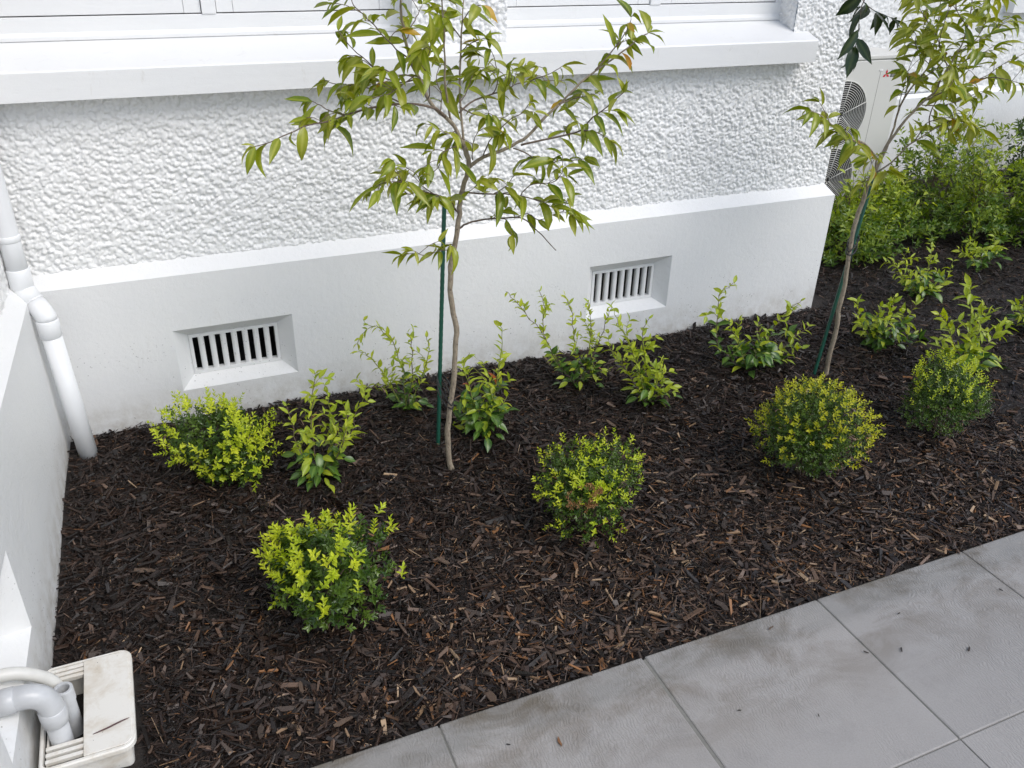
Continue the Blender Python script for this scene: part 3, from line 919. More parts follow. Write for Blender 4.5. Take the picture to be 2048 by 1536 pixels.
SX, SY, SZ = 0.056, -1.308, 0.195
dh = thing('drain_hose', 'white drain hose feeding a small open grey socket beside the waste pipe', 'hose', (SX, SY, 0.0))
DI = Matrix.Translation((SX, SY, 0.0)).inverted()
def hosep(name, geo, mat, smooth=True):
    o = geo.build(name, mat, dh, smooth=smooth)
    o.matrix_parent_inverse = DI
    return o
ring = Geo()
n = 24
for (r_, z_) in ((0.0185, -0.02), (0.0185, SZ - 0.04), (0.0210, SZ - 0.037), (0.0210, SZ - 0.002), (0.0200, SZ), (0.0145, SZ), (0.0135, SZ - 0.003), (0.0135, 0.02)):
    ring.v += [(SX + r_ * math.cos(2 * math.pi * j / n), SY + r_ * math.sin(2 * math.pi * j / n), z_) for j in range(n)]
for i in range(7):
    ring.f += [(i * n + j, i * n + (j + 1) % n, (i + 1) * n + (j + 1) % n, (i + 1) * n + j) for j in range(n)]
hosep('socket', ring, MT['grey_pvc'], smooth=False)
hosep('hose', Geo().tube(smooth_path([(-0.32, -1.300, 0.262), (-0.12, -1.296, 0.268), (-0.03, -1.288, 0.258), (0.025, -1.276, 0.205), (0.040, -1.272, 0.150), (0.042, -1.272, 0.02)], 5), 0.0150, 18), MT['white_hose'])
hosep('branch', Geo().tube([(-0.20, -1.330, 0.232), (-0.01, -1.326, 0.226), (0.052, -1.311, 0.150)], 0.0160, 16), MT['white_hose'])

# ================================================================ heat pump by the wing
AX0, AX1, AY0, AY1, AZ0, AZ1 = 4.335, 4.893, 1.20, 1.47, 0.22, 1.045
ac = thing('heat_pump', 'ivory twin-fan heat pump outdoor unit behind the house corner', 'heat pump', (4.61, 1.33, 0.05))
AI = Matrix.Translation((4.61, 1.33, 0.05)).inverted()
def apart(name, geo, mat, bevel=0, smooth=False):
    o = geo.build(name, mat, ac, bevel=bevel, smooth=smooth)
    o.matrix_parent_inverse = AI
    return o
apart('casing', Geo().box(AX0, AX1, AY0, AY1, AZ0, AZ1 - 0.028), MT['casing'], bevel=0.008)
apart('lid', Geo().box(AX0 - 0.004, AX1 + 0.004, AY0 - 0.005, AY1 + 0.004, AZ1 - 0.0262, AZ1), MT['casing'], bevel=0.006)
for xc in (AX0 + 0.08, AX1 - 0.08):
    apart('foot', Geo().box(xc - 0.04, xc + 0.04, AY0 - 0.01, AY1 + 0.01, 0.03, AZ0 + 0.004), MT['casing'], bevel=0.004)
FX = 4.442
for fz in (0.705, 0.300):
    fr = 0.198
    disc = Geo()
    disc.v = [(FX + fr * math.cos(2 * math.pi * j / 48), AY0 - 0.002, fz + fr * math.sin(2 * math.pi * j / 48)) for j in range(48)]
    disc.f = [tuple(range(48))]
    f_ = apart('fan_shade_disc', disc, MT['dark'])  # flat near-black disc on the casing, painting the shade behind the guard
    gg = Geo()
    for q in range(15):
        r_ = 0.022 + (fr - 0.02) * q / 14
        gg.tube([(FX + r_ * math.cos(2 * math.pi * j / 40), AY0 - 0.012 + 0.006 * (r_ / fr) ** 2, fz + r_ * math.sin(2 * math.pi * j / 40)) for j in range(41)], 0.0019 if q < 14 else 0.004, 6, caps=False)
    gg.build('guard_rings', MT['grille'], f_, smooth=True)
    for q in range(6):
        a = math.radians(20 + 60 * q)
        o = Geo().tube([(FX + 0.01 * math.cos(a), AY0 - 0.013, fz + 0.01 * math.sin(a)), (FX + fr * math.cos(a), AY0 - 0.008, fz + fr * math.sin(a))], 0.0026, 6).build('guard_spoke', MT['grille'], f_, smooth=True)
for (a, b, c, d) in ((4.700, 4.7015, 0.32, 0.945), (4.745, 4.7465, 0.24, 0.42), (4.79, 4.7915, 0.24, 0.42), (4.838, 4.8395, 0.24, 0.42)):
    apart('panel_seam', Geo().box(a, b, AY0 - 0.0012, AY0 + 0.001, c, d), MT['groove'])
for (a, c) in ((4.700, 0.952), (4.742, 0.43), (4.787, 0.43), (4.835, 0.43)):
    apart('raised_tab', Geo().box(a - 0.012, a + 0.014, AY0 - 0.004, AY0 + 0.002, c, c + 0.006), MT['plinth'])
def rhomb(cx, cz, ang, s):
    ca, sa = math.cos(ang), math.sin(ang)
    p = [(0, 0), (s * 0.5, s * 0.866), (0, s * 1.732), (-s * 0.5, s * 0.866)]
    return [(cx + x_ * ca - z_ * sa, AY0 - 0.0015, cz + x_ * sa + z_ * ca) for x_, z_ in p]
em = Geo()
ES = 0.0168
for ang in (0, 2 * math.pi / 3, -2 * math.pi / 3):
    em.add(rhomb(4.7495, 0.9285, ang, ES), [(0, 1, 2, 3)])
apart('emblem', em, MT['red'])
def words(txt, x_, z_, size):
    cu = bpy.data.curves.new('lettering', 'FONT')
    cu.body = txt
    cu.size = size
    cu.extrude = 0.0004
    cu.shear = 0.12
    cu.offset = 0.0007
    tmp = bpy.data.objects.new('lettering_source', cu)
    COL.objects.link(tmp)
    bpy.context.view_layer.update()
    me = bpy.data.meshes.new_from_object(tmp.evaluated_get(bpy.context.evaluated_depsgraph_get()))
    bpy.data.objects.remove(tmp)
    me.transform(Matrix.Translation((x_, AY0 - 0.0018, z_)) @ Matrix.Rotation(math.pi / 2, 4, 'X'))
    o = obj('lettering', me, MT['ink'], ac)
    o.matrix_parent_inverse = AI
words('MITSUBISHI', 4.784, 0.938, 0.0235)
words('ELECTRIC', 4.784, 0.914, 0.0235)

# ================================================================ traced plant skeletons (metres, scene coordinates)
BOX = [((0.521,-0.382,0.211),0.188,0.813),((0.688,-1.112,0.201),0.176,0.864),((1.563,-1.035,0.205),0.181,0.807),((2.438,-1.055,0.223),0.204,0.853),((3.122,-1.022,0.204),0.18,0.718)]
TREE1 = [('trunk',0.0125,0.0095,[(1.254,-0.621,0.04),(1.24,-0.621,0.116),(1.24,-0.621,0.221),(1.252,-0.621,0.333),(1.265,-0.621,0.436),(1.27,-0.621,0.542),(1.274,-0.621,0.603),(1.259,-0.621,0.682),(1.255,-0.621,0.764),(1.261,-0.621,0.838),(1.276,-0.621,0.913),(1.286,-0.621,0.98),(1.29,-0.621,1.032),(1.309,-0.621,1.091),(1.315,-0.621,1.141),(1.301,-0.621,1.177)],1),('b',0.009,0.004,[(1.305,-0.621,1.171),(1.269,-0.627,1.239),(1.236,-0.634,1.271),(1.195,-0.641,1.312),(1.168,-0.647,1.367),(1.144,-0.654,1.413),(1.126,-0.661,1.47),(1.115,-0.667,1.526),(1.11,-0.674,1.575),(1.103,-0.681,1.622)],1),('b',0.006,0.0025,[(1.314,-0.621,1.135),(1.307,-0.601,1.199),(1.305,-0.581,1.294),(1.314,-0.561,1.415),(1.327,-0.541,1.503),(1.337,-0.521,1.57)],1),('b',0.005,0.0025,[(1.262,-0.621,1.249),(1.238,-0.651,1.347),(1.225,-0.681,1.436),(1.213,-0.711,1.517),(1.199,-0.741,1.58)],1),('b',0.0085,0.002,[(1.317,-0.621,1.117),(1.357,-0.631,1.146),(1.411,-0.641,1.163),(1.451,-0.651,1.183),(1.484,-0.661,1.203),(1.537,-0.671,1.26),(1.58,-0.681,1.298),(1.596,-0.691,1.322),(1.647,-0.701,1.368),(1.694,-0.711,1.401),(1.742,-0.721,1.433),(1.792,-0.731,1.474),(1.812,-0.741,1.486)],1),('t',0.003,0.0015,[(1.66,-0.721,1.39),(1.704,-0.708,1.424),(1.737,-0.696,1.448),(1.778,-0.683,1.493),(1.793,-0.671,1.519)],1),('t',0.0045,0.0018,[(1.458,-0.671,1.183),(1.517,-0.695,1.198),(1.582,-0.719,1.214),(1.618,-0.744,1.231),(1.631,-0.768,1.265),(1.643,-0.792,1.287),(1.67,-0.816,1.319),(1.687,-0.841,1.349)],1),('t',0.003,0.0015,[(1.604,-0.771,1.238),(1.617,-0.794,1.239),(1.637,-0.817,1.235),(1.654,-0.841,1.222)],1),('t',0.003,0.0015,[(1.441,-0.661,1.172),(1.475,-0.685,1.159),(1.525,-0.709,1.131),(1.55,-0.733,1.144),(1.57,-0.757,1.15),(1.611,-0.781,1.157)],1),('t',0.003,0.0015,[(1.552,-0.721,1.303),(1.614,-0.687,1.307),(1.678,-0.654,1.306),(1.721,-0.621,1.303)],1),('t',0.004,0.0015,[(1.29,-0.621,1.275),(1.332,-0.597,1.296),(1.383,-0.574,1.305),(1.468,-0.551,1.318),(1.505,-0.527,1.327),(1.588,-0.504,1.327),(1.682,-0.481,1.32)],1),('t',0.0025,0.0013,[(1.542,-0.541,1.334),(1.552,-0.561,1.345),(1.586,-0.581,1.361),(1.614,-0.601,1.383)],1),('t',0.0025,0.0013,[(1.409,-0.571,1.312),(1.414,-0.588,1.333),(1.409,-0.606,1.373),(1.394,-0.623,1.41),(1.371,-0.641,1.445)],1),('t',0.0025,0.0013,[(1.453,-0.561,1.317),(1.446,-0.601,1.353),(1.43,-0.641,1.384)],1),('t',0.003,0.0013,[(1.29,-0.621,1.289),(1.339,-0.591,1.263),(1.377,-0.561,1.248),(1.456,-0.531,1.231),(1.496,-0.501,1.234)],1),('t',0.003,0.0013,[(1.361,-0.621,1.145),(1.367,-0.641,1.183),(1.375,-0.661,1.211),(1.419,-0.681,1.26),(1.448,-0.701,1.282),(1.461,-0.721,1.312)],1),('t',0.0025,0.0013,[(1.328,-0.621,1.137),(1.322,-0.641,1.186),(1.323,-0.661,1.219),(1.342,-0.681,1.243)],1),('t',0.004,0.0015,[(1.298,-0.621,1.044),(1.362,-0.649,1.04),(1.41,-0.677,1.044),(1.459,-0.705,1.039),(1.496,-0.733,1.029),(1.527,-0.761,1.016)],1),('t',0.0025,0.0013,[(1.388,-0.651,1.04),(1.402,-0.674,1.06),(1.411,-0.697,1.078),(1.416,-0.721,1.109)],1),('t',0.0025,0.0013,[(1.448,-0.701,1.041),(1.467,-0.731,1.082),(1.518,-0.761,1.09),(1.531,-0.791,1.117),(1.527,-0.821,1.15)],1),('t',0.002,0.0012,[(1.312,-0.621,1.04),(1.317,-0.661,1.067),(1.316,-0.701,1.101)],1),('t',0.0045,0.0018,[(1.284,-0.621,0.931),(1.307,-0.635,0.952),(1.356,-0.649,0.962),(1.417,-0.664,0.965),(1.467,-0.678,0.964),(1.502,-0.692,0.935),(1.537,-0.706,0.898),(1.565,-0.721,0.863)],0),('t',0.0025,0.0013,[(1.447,-0.671,0.964),(1.48,-0.689,0.98),(1.511,-0.707,0.962),(1.555,-0.725,0.982),(1.579,-0.743,0.991),(1.604,-0.761,0.981)],1),('t',0.002,0.0012,[(1.402,-0.671,0.967),(1.412,-0.687,0.967),(1.417,-0.704,0.944),(1.416,-0.721,0.93)],1),('t',0.002,0.0012,[(1.373,-0.671,0.969),(1.401,-0.661,0.983),(1.425,-0.651,0.988)],1),('t',0.0055,0.0015,[(1.238,-0.641,1.27),(1.199,-0.658,1.301),(1.115,-0.676,1.32),(1.018,-0.693,1.319),(0.953,-0.711,1.31),(0.9,-0.728,1.3),(0.826,-0.746,1.294),(0.742,-0.763,1.267),(0.695,-0.781,1.262)],1),('t',0.003,0.0013,[(1.107,-0.671,1.32),(1.075,-0.641,1.335),(1.055,-0.611,1.347),(0.993,-0.581,1.356),(0.948,-0.551,1.358),(0.935,-0.521,1.363)],1),('t',0.0025,0.0013,[(0.938,-0.721,1.31),(0.904,-0.701,1.318),(0.884,-0.681,1.33),(0.869,-0.661,1.336)],1),('t',0.002,0.0012,[(0.887,-0.741,1.301),(0.9,-0.756,1.292),(0.912,-0.771,1.3)],1),('t',0.003,0.0013,[(1.161,-0.641,1.375),(1.115,-0.627,1.366),(1.068,-0.614,1.383),(1.032,-0.601,1.422),(1.001,-0.587,1.447),(0.977,-0.574,1.483),(0.971,-0.561,1.491)],1),('t',0.003,0.0013,[(1.138,-0.661,1.428),(1.103,-0.681,1.451),(1.076,-0.701,1.472),(1.035,-0.721,1.515),(0.995,-0.741,1.55),(0.969,-0.761,1.574),(0.956,-0.781,1.596)],1),('t',0.0025,0.0013,[(1.124,-0.671,1.479),(1.141,-0.651,1.5),(1.16,-0.631,1.521),(1.18,-0.611,1.541),(1.196,-0.591,1.556)],1),('t',0.0025,0.0013,[(1.311,-0.571,1.43),(1.323,-0.594,1.448),(1.339,-0.617,1.463),(1.356,-0.641,1.473)],1),('t',0.0025,0.0013,[(1.327,-0.541,1.502),(1.335,-0.561,1.526),(1.347,-0.581,1.545),(1.36,-0.601,1.552)],1),('t',0.0025,0.0013,[(1.314,-0.561,1.466),(1.284,-0.581,1.495),(1.258,-0.601,1.522),(1.228,-0.621,1.534)],1),('t',0.0025,0.0013,[(1.186,-0.651,1.323),(1.183,-0.678,1.365),(1.161,-0.706,1.409),(1.162,-0.733,1.45),(1.161,-0.761,1.478)],1),('t',0.0025,0.0013,[(1.22,-0.651,1.285),(1.245,-0.601,1.315),(1.244,-0.551,1.354),(1.273,-0.501,1.385)],1),('t',0.0025,0.0013,[(1.167,-0.651,1.368),(1.119,-0.687,1.395),(1.074,-0.724,1.403),(1.038,-0.761,1.423)],1),('t',0.0025,0.0013,[(1.151,-0.651,1.388),(1.079,-0.701,1.361),(1.038,-0.751,1.36),(0.992,-0.801,1.366)],1),('t',0.0025,0.0013,[(1.29,-0.621,1.302),(1.325,-0.587,1.329),(1.353,-0.554,1.363),(1.361,-0.521,1.378)],1),('t',0.0035,0.0015,[(1.278,-0.621,0.985),(1.245,-0.641,1.027),(1.203,-0.661,1.056),(1.139,-0.681,1.084),(1.09,-0.701,1.114),(1.035,-0.721,1.125),(0.994,-0.741,1.116)],1),('t',0.0025,0.0013,[(1.143,-0.681,1.082),(1.1,-0.706,1.082),(1.076,-0.731,1.133),(1.054,-0.756,1.165),(1.046,-0.781,1.198)],1),('t',0.0025,0.0013,[(1.197,-0.661,1.057),(1.162,-0.654,1.085),(1.15,-0.647,1.116),(1.119,-0.641,1.138)],1),('t',0.0025,0.0013,[(1.283,-0.621,0.975),(1.256,-0.644,1.024),(1.217,-0.667,1.049),(1.184,-0.691,1.052)],1),('t',0.003,0.0013,[(1.302,-0.621,1.18),(1.259,-0.637,1.183),(1.223,-0.653,1.171),(1.211,-0.669,1.147),(1.178,-0.685,1.126),(1.148,-0.701,1.13)],1),('t',0.002,0.0012,[(1.265,-0.621,0.867),(1.234,-0.633,0.875),(1.203,-0.646,0.878),(1.156,-0.658,0.876),(1.125,-0.671,0.899)],1),('t',0.002,0.0012,[(1.268,-0.621,0.882),(1.248,-0.641,0.895),(1.238,-0.661,0.897)],1),('t',0.0025,0.0012,[(1.277,-0.621,1.227),(1.244,-0.656,1.226),(1.205,-0.691,1.245)],1)]
TREE2 = [('trunk',0.013,0.0095,[(2.972,-0.558,0.048),(2.966,-0.558,0.147),(2.97,-0.558,0.252),(2.97,-0.558,0.323),(2.958,-0.558,0.386),(2.963,-0.558,0.482),(2.951,-0.558,0.572),(2.943,-0.558,0.667),(2.941,-0.558,0.737),(2.946,-0.558,0.78),(2.958,-0.558,0.843),(2.96,-0.558,0.901),(2.981,-0.558,0.929)],1),('b',0.007,0.002,[(2.978,-0.558,0.924),(3.003,-0.548,0.986),(3.026,-0.538,1.025),(3.056,-0.528,1.076),(3.067,-0.518,1.136),(3.088,-0.508,1.177),(3.123,-0.498,1.222),(3.175,-0.488,1.261),(3.209,-0.478,1.307),(3.227,-0.468,1.364),(3.227,-0.458,1.423),(3.233,-0.448,1.49),(3.226,-0.438,1.573)],1),('b',0.0085,0.002,[(2.981,-0.558,0.929),(2.998,-0.566,1.024),(3.022,-0.574,1.085),(3.043,-0.583,1.129),(3.082,-0.591,1.179),(3.138,-0.599,1.232),(3.143,-0.608,1.275),(3.156,-0.616,1.321),(3.161,-0.624,1.349),(3.172,-0.633,1.396),(3.166,-0.641,1.463),(3.148,-0.649,1.544),(3.126,-0.658,1.607)],1),('b',0.005,0.002,[(2.984,-0.558,0.937),(3.023,-0.588,0.981),(3.042,-0.618,1.043),(3.067,-0.648,1.081),(3.082,-0.678,1.115),(3.096,-0.708,1.137),(3.116,-0.738,1.124)],1),('b',0.005,0.002,[(2.981,-0.558,0.929),(2.953,-0.578,0.994),(2.874,-0.598,1.056),(2.8,-0.618,1.088),(2.737,-0.638,1.109),(2.672,-0.658,1.135),(2.601,-0.678,1.171),(2.531,-0.698,1.209),(2.472,-0.718,1.228)],1),('t',0.004,0.0015,[(3.101,-0.658,1.108),(3.125,-0.618,1.137),(3.175,-0.578,1.171),(3.24,-0.538,1.205),(3.299,-0.498,1.267),(3.312,-0.458,1.315)],1),('t',0.003,0.0013,[(3.08,-0.608,1.191),(3.155,-0.626,1.188),(3.181,-0.644,1.198),(3.216,-0.662,1.21),(3.255,-0.68,1.225),(3.262,-0.698,1.242)],1),('t',0.0035,0.0013,[(3.103,-0.608,1.207),(3.15,-0.619,1.233),(3.23,-0.631,1.249),(3.252,-0.643,1.262),(3.317,-0.654,1.292),(3.363,-0.666,1.33),(3.443,-0.678,1.367)],1),('t',0.003,0.0013,[(3.28,-0.658,1.281),(3.3,-0.691,1.291),(3.323,-0.724,1.29),(3.349,-0.758,1.282)],1),('t',0.0025,0.0013,[(3.148,-0.508,1.258),(3.197,-0.524,1.294),(3.215,-0.541,1.334),(3.229,-0.558,1.347)],1),('t',0.0025,0.0013,[(3.187,-0.498,1.311),(3.075,-0.534,1.369),(3.011,-0.571,1.426),(2.95,-0.608,1.448)],1),('t',0.0025,0.0013,[(3.188,-0.498,1.343),(3.142,-0.484,1.394),(3.145,-0.471,1.461),(3.151,-0.458,1.518)],1),('t',0.0025,0.0013,[(3.166,-0.608,1.319),(3.058,-0.644,1.393),(3.005,-0.681,1.464),(2.975,-0.718,1.53)],1),('t',0.0025,0.0013,[(3.18,-0.618,1.369),(3.225,-0.631,1.403),(3.241,-0.644,1.445),(3.23,-0.658,1.496)],1),('t',0.0025,0.0013,[(3.191,-0.618,1.402),(3.319,-0.581,1.402),(3.436,-0.544,1.437),(3.533,-0.508,1.465)],1),('t',0.0025,0.0013,[(3.173,-0.638,1.455),(3.066,-0.673,1.509),(3.0,-0.708,1.552)],1),('t',0.0025,0.0013,[(3.144,-0.658,1.513),(3.243,-0.623,1.532),(3.349,-0.588,1.552)],1),('t',0.0025,0.0013,[(3.211,-0.478,1.409),(3.106,-0.504,1.474),(3.027,-0.531,1.519),(2.965,-0.558,1.554)],1),('t',0.0025,0.0013,[(3.216,-0.558,1.281),(3.22,-0.608,1.324),(3.222,-0.658,1.365),(3.24,-0.708,1.388)],1),('t',0.0025,0.0013,[(3.18,-0.608,1.346),(3.126,-0.651,1.317),(3.101,-0.694,1.292),(3.042,-0.738,1.277)],1),('t',0.0025,0.0013,[(3.06,-0.538,1.188),(3.049,-0.554,1.244),(3.023,-0.571,1.292),(2.985,-0.588,1.313)],1),('t',0.0025,0.0013,[(3.05,-0.538,1.143),(3.059,-0.524,1.194),(3.079,-0.511,1.262),(3.077,-0.498,1.281)],1),('t',0.003,0.0013,[(3.036,-0.658,1.076),(3.037,-0.683,1.139),(3.051,-0.708,1.16),(3.08,-0.733,1.172),(3.127,-0.758,1.166)],1),('t',0.003,0.0013,[(3.06,-0.738,1.145),(3.133,-0.711,1.156),(3.247,-0.684,1.129),(3.341,-0.658,1.099)],1),('t',0.0025,0.0013,[(2.717,-0.658,1.115),(2.664,-0.688,1.144),(2.654,-0.718,1.163)],1),('t',0.0025,0.0013,[(2.732,-0.648,1.11),(2.71,-0.703,1.105),(2.68,-0.758,1.108)],1),('t',0.0025,0.0013,[(2.582,-0.698,1.177),(2.569,-0.678,1.209),(2.554,-0.658,1.239)],1),('t',0.0025,0.0013,[(2.96,-0.558,0.901),(2.94,-0.584,0.959),(2.893,-0.611,1.007),(2.844,-0.638,1.032)],1),('t',0.0025,0.0013,[(2.975,-0.558,0.918),(2.978,-0.598,0.95),(2.965,-0.638,0.971)],1),('t',0.0025,0.0013,[(2.959,-0.558,0.897),(2.912,-0.583,0.92),(2.873,-0.608,0.924)],1),('d',0.003,0.0013,[(3.09,-0.508,1.643),(2.942,-0.5,1.627),(2.846,-0.493,1.596),(2.809,-0.486,1.549),(2.859,-0.479,1.51),(2.918,-0.472,1.489),(2.967,-0.465,1.477),(3.013,-0.458,1.465)],1),('d',0.003,0.0013,[(2.881,-0.458,1.593),(2.848,-0.458,1.514),(2.851,-0.458,1.449),(2.854,-0.458,1.391),(2.859,-0.458,1.34)],1)]
STAKE1 = [(1.253,-0.468,0.056),(1.299,-0.448,0.972)]
STAKE2 = [(2.921,-0.54,0.052),(3.037,-0.508,0.934)]
JAS = [((0.811,-0.515,0.064),[[(0.811,-0.515,0.044),(0.8,-0.506,0.213),(0.816,-0.496,0.36),(0.837,-0.487,0.454)],[(0.811,-0.515,0.044),(0.867,-0.506,0.198),(0.869,-0.496,0.31),(0.862,-0.487,0.402)],[(0.811,-0.515,0.044),(0.748,-0.517,0.203),(0.74,-0.518,0.293),(0.727,-0.519,0.369)],[(0.811,-0.515,0.044),(0.923,-0.525,0.216),(0.953,-0.534,0.314),(0.999,-0.544,0.358)],[(0.811,-0.515,0.044),(0.884,-0.533,0.17),(0.912,-0.551,0.274),(0.903,-0.57,0.325)]]),((1.209,-0.238,0.08),[[(1.209,-0.238,0.06),(1.188,-0.242,0.314),(1.135,-0.247,0.438),(1.081,-0.251,0.469),(1.025,-0.256,0.411)],[(1.209,-0.238,0.06),(1.11,-0.243,0.287),(1.058,-0.248,0.372),(1.011,-0.253,0.376)],[(1.209,-0.238,0.06),(1.23,-0.256,0.271),(1.223,-0.275,0.405),(1.211,-0.293,0.44)],[(1.209,-0.238,0.06),(1.278,-0.256,0.262),(1.291,-0.274,0.373),(1.271,-0.293,0.422)],[(1.209,-0.238,0.06),(1.169,-0.221,0.179),(1.097,-0.205,0.206),(1.07,-0.188,0.159)]]),((1.438,-0.468,0.067),[[(1.438,-0.468,0.047),(1.486,-0.464,0.286),(1.501,-0.46,0.404),(1.501,-0.456,0.497)],[(1.438,-0.468,0.047),(1.374,-0.48,0.275),(1.347,-0.491,0.397),(1.365,-0.502,0.439)],[(1.438,-0.468,0.047),(1.464,-0.472,0.211),(1.436,-0.476,0.343),(1.411,-0.48,0.39)],[(1.438,-0.468,0.047),(1.358,-0.445,0.176),(1.328,-0.421,0.186)],[(1.438,-0.468,0.047),(1.505,-0.449,0.146),(1.543,-0.429,0.193)]]),((1.932,-0.271,0.079),[[(1.932,-0.271,0.059),(1.854,-0.265,0.167),(1.808,-0.258,0.252),(1.73,-0.252,0.371),(1.645,-0.245,0.483),(1.61,-0.238,0.522)],[(1.932,-0.271,0.059),(1.825,-0.275,0.201),(1.756,-0.28,0.347),(1.754,-0.284,0.445),(1.723,-0.288,0.534)],[(1.932,-0.271,0.059),(1.9,-0.273,0.265),(1.88,-0.275,0.379),(1.845,-0.277,0.48)],[(1.932,-0.271,0.059),(1.972,-0.266,0.249),(1.971,-0.262,0.358),(1.952,-0.257,0.435)],[(1.932,-0.271,0.059),(1.994,-0.289,0.256),(2.015,-0.307,0.371),(2.019,-0.325,0.438)],[(1.932,-0.271,0.059),(1.99,-0.271,0.133),(2.022,-0.27,0.173)]]),((2.135,-0.497,0.065),[[(2.135,-0.497,0.045),(2.036,-0.507,0.287),(1.944,-0.517,0.454),(1.904,-0.527,0.535)],[(2.135,-0.497,0.045),(2.096,-0.484,0.265),(2.079,-0.472,0.38),(2.108,-0.46,0.427)],[(2.135,-0.497,0.045),(2.14,-0.523,0.232),(2.141,-0.55,0.306)],[(2.135,-0.497,0.045),(2.02,-0.489,0.227),(1.936,-0.482,0.347)],[(2.135,-0.497,0.045),(2.078,-0.485,0.224),(2.013,-0.473,0.381),(2.025,-0.461,0.437)],[(2.135,-0.497,0.045),(2.171,-0.514,0.154),(2.136,-0.532,0.259)]]),((2.69,-0.405,0.072),[[(2.69,-0.405,0.052),(2.564,-0.397,0.154),(2.504,-0.389,0.213),(2.49,-0.382,0.371),(2.497,-0.374,0.444),(2.565,-0.366,0.479)],[(2.69,-0.405,0.052),(2.594,-0.387,0.243),(2.557,-0.369,0.31)],[(2.69,-0.405,0.052),(2.755,-0.424,0.255),(2.809,-0.443,0.352),(2.844,-0.463,0.391)],[(2.69,-0.405,0.052),(2.866,-0.396,0.152),(2.997,-0.387,0.227)],[(2.69,-0.405,0.052),(2.856,-0.435,0.119),(2.902,-0.465,0.173)],[(2.69,-0.405,0.052),(2.713,-0.407,0.208),(2.678,-0.409,0.308)]]),((3.4,-0.433,0.07),[[(3.4,-0.433,0.05),(3.233,-0.439,0.218),(3.175,-0.445,0.333)],[(3.4,-0.433,0.05),(3.376,-0.452,0.213),(3.365,-0.471,0.327)],[(3.4,-0.433,0.05),(3.493,-0.445,0.191),(3.528,-0.457,0.272)],[(3.4,-0.433,0.05),(3.569,-0.419,0.059),(3.685,-0.404,0.064)],[(3.4,-0.433,0.05),(3.306,-0.445,0.221),(3.314,-0.458,0.298)]]),((4.009,-0.068,0.083),[[(4.009,-0.068,0.063),(3.82,-0.09,0.281),(3.782,-0.112,0.379)],[(4.009,-0.068,0.063),(4.026,-0.06,0.256),(3.997,-0.051,0.384)],[(4.009,-0.068,0.063),(4.162,-0.074,0.147),(4.162,-0.079,0.253)],[(4.009,-0.068,0.063),(3.846,-0.054,0.211),(3.801,-0.04,0.292)]]),((3.614,-0.735,0.045),[[(3.614,-0.735,0.025),(3.517,-0.746,0.296),(3.46,-0.757,0.424),(3.409,-0.769,0.506)],[(3.614,-0.735,0.025),(3.403,-0.747,0.293),(3.291,-0.76,0.395)],[(3.614,-0.735,0.025),(3.727,-0.721,0.178),(3.833,-0.707,0.222)],[(3.614,-0.735,0.025),(3.804,-0.737,0.021),(3.898,-0.739,-0.079)],[(3.614,-0.735,0.025),(3.449,-0.737,0.162),(3.366,-0.739,0.226)],[(3.614,-0.735,0.025),(3.571,-0.752,0.29),(3.513,-0.769,0.42)]]),((4.661,0.102,0.083),[[(4.661,0.102,0.063),(4.526,0.073,0.213),(4.386,0.043,0.297)],[(4.661,0.102,0.063),(4.715,0.123,0.172),(4.727,0.144,0.251)],[(4.661,0.102,0.063),(4.49,0.076,0.173),(4.343,0.051,0.244)]]),((4.237,-0.546,0.061),[[(4.237,-0.546,0.041),(4.18,-0.53,0.143),(4.143,-0.513,0.219)],[(4.237,-0.546,0.041),(4.217,-0.556,0.174),(4.182,-0.566,0.26)],[(4.237,-0.546,0.041),(4.208,-0.524,0.096),(4.187,-0.502,0.129)]])]

# ================================================================ plants
def leaf_mesh(name, mat, width, droop, fold, wave, seed, nseg=6, peak=0.42, tipp=1.0):
    """one blade along +X (length 1), midrib fold, drooping tip"""
    r = random.Random(seed)
    vs, fs, mid = [], [], []
    ang, px_, pz_ = 0.0, 0.0, 0.0
    for i in range(nseg + 1):
        t = i / nseg
        w_ = width * 0.5 * (max(0.0, math.sin(math.pi * min(1, t ** (math.log(0.5) / math.log(peak))))) ** 0.85)
        if t > 0.75:
            w_ *= 1 - 0.55 * tipp * (t - 0.75) / 0.25
        if i in (0, nseg):
            w_ = 0.004
        if i:
            ang = droop * (t ** 1.3)
            px_ += math.cos(ang) / nseg
            pz_ -= math.sin(ang) / nseg
        wob = wave * math.sin(t * 9 + seed)
        vs += [(px_, w_, pz_ + fold * w_ + wob * w_), (px_, 0, pz_), (px_, -w_, pz_ + fold * w_ - wob * w_)]
        mid += [0.0, 1.0, 0.0]
    for i in range(nseg):
        a, b = 3 * i, 3 * i + 3
        fs += [(a + 1, b + 1, b, a), (a + 2, b + 2, b + 1, a + 1)]
    me = mesh(vs, fs, True, name)
    at = me.attributes.new('mid', 'FLOAT', 'POINT')
    at.data.foreach_set('value', np.array(mid, dtype=np.float32))
    me.materials.append(mat)
    return me

def leaf_set(mat, width, nvar, seed, droops=(0.2, 1.3), peak=0.42):
    r = random.Random(seed)
    return [leaf_mesh('leaf', mat, width * r.uniform(0.85, 1.15), r.uniform(*droops), r.uniform(0.25, 0.75), r.uniform(-0.25, 0.25), seed + i, peak=peak) for i in range(nvar)]

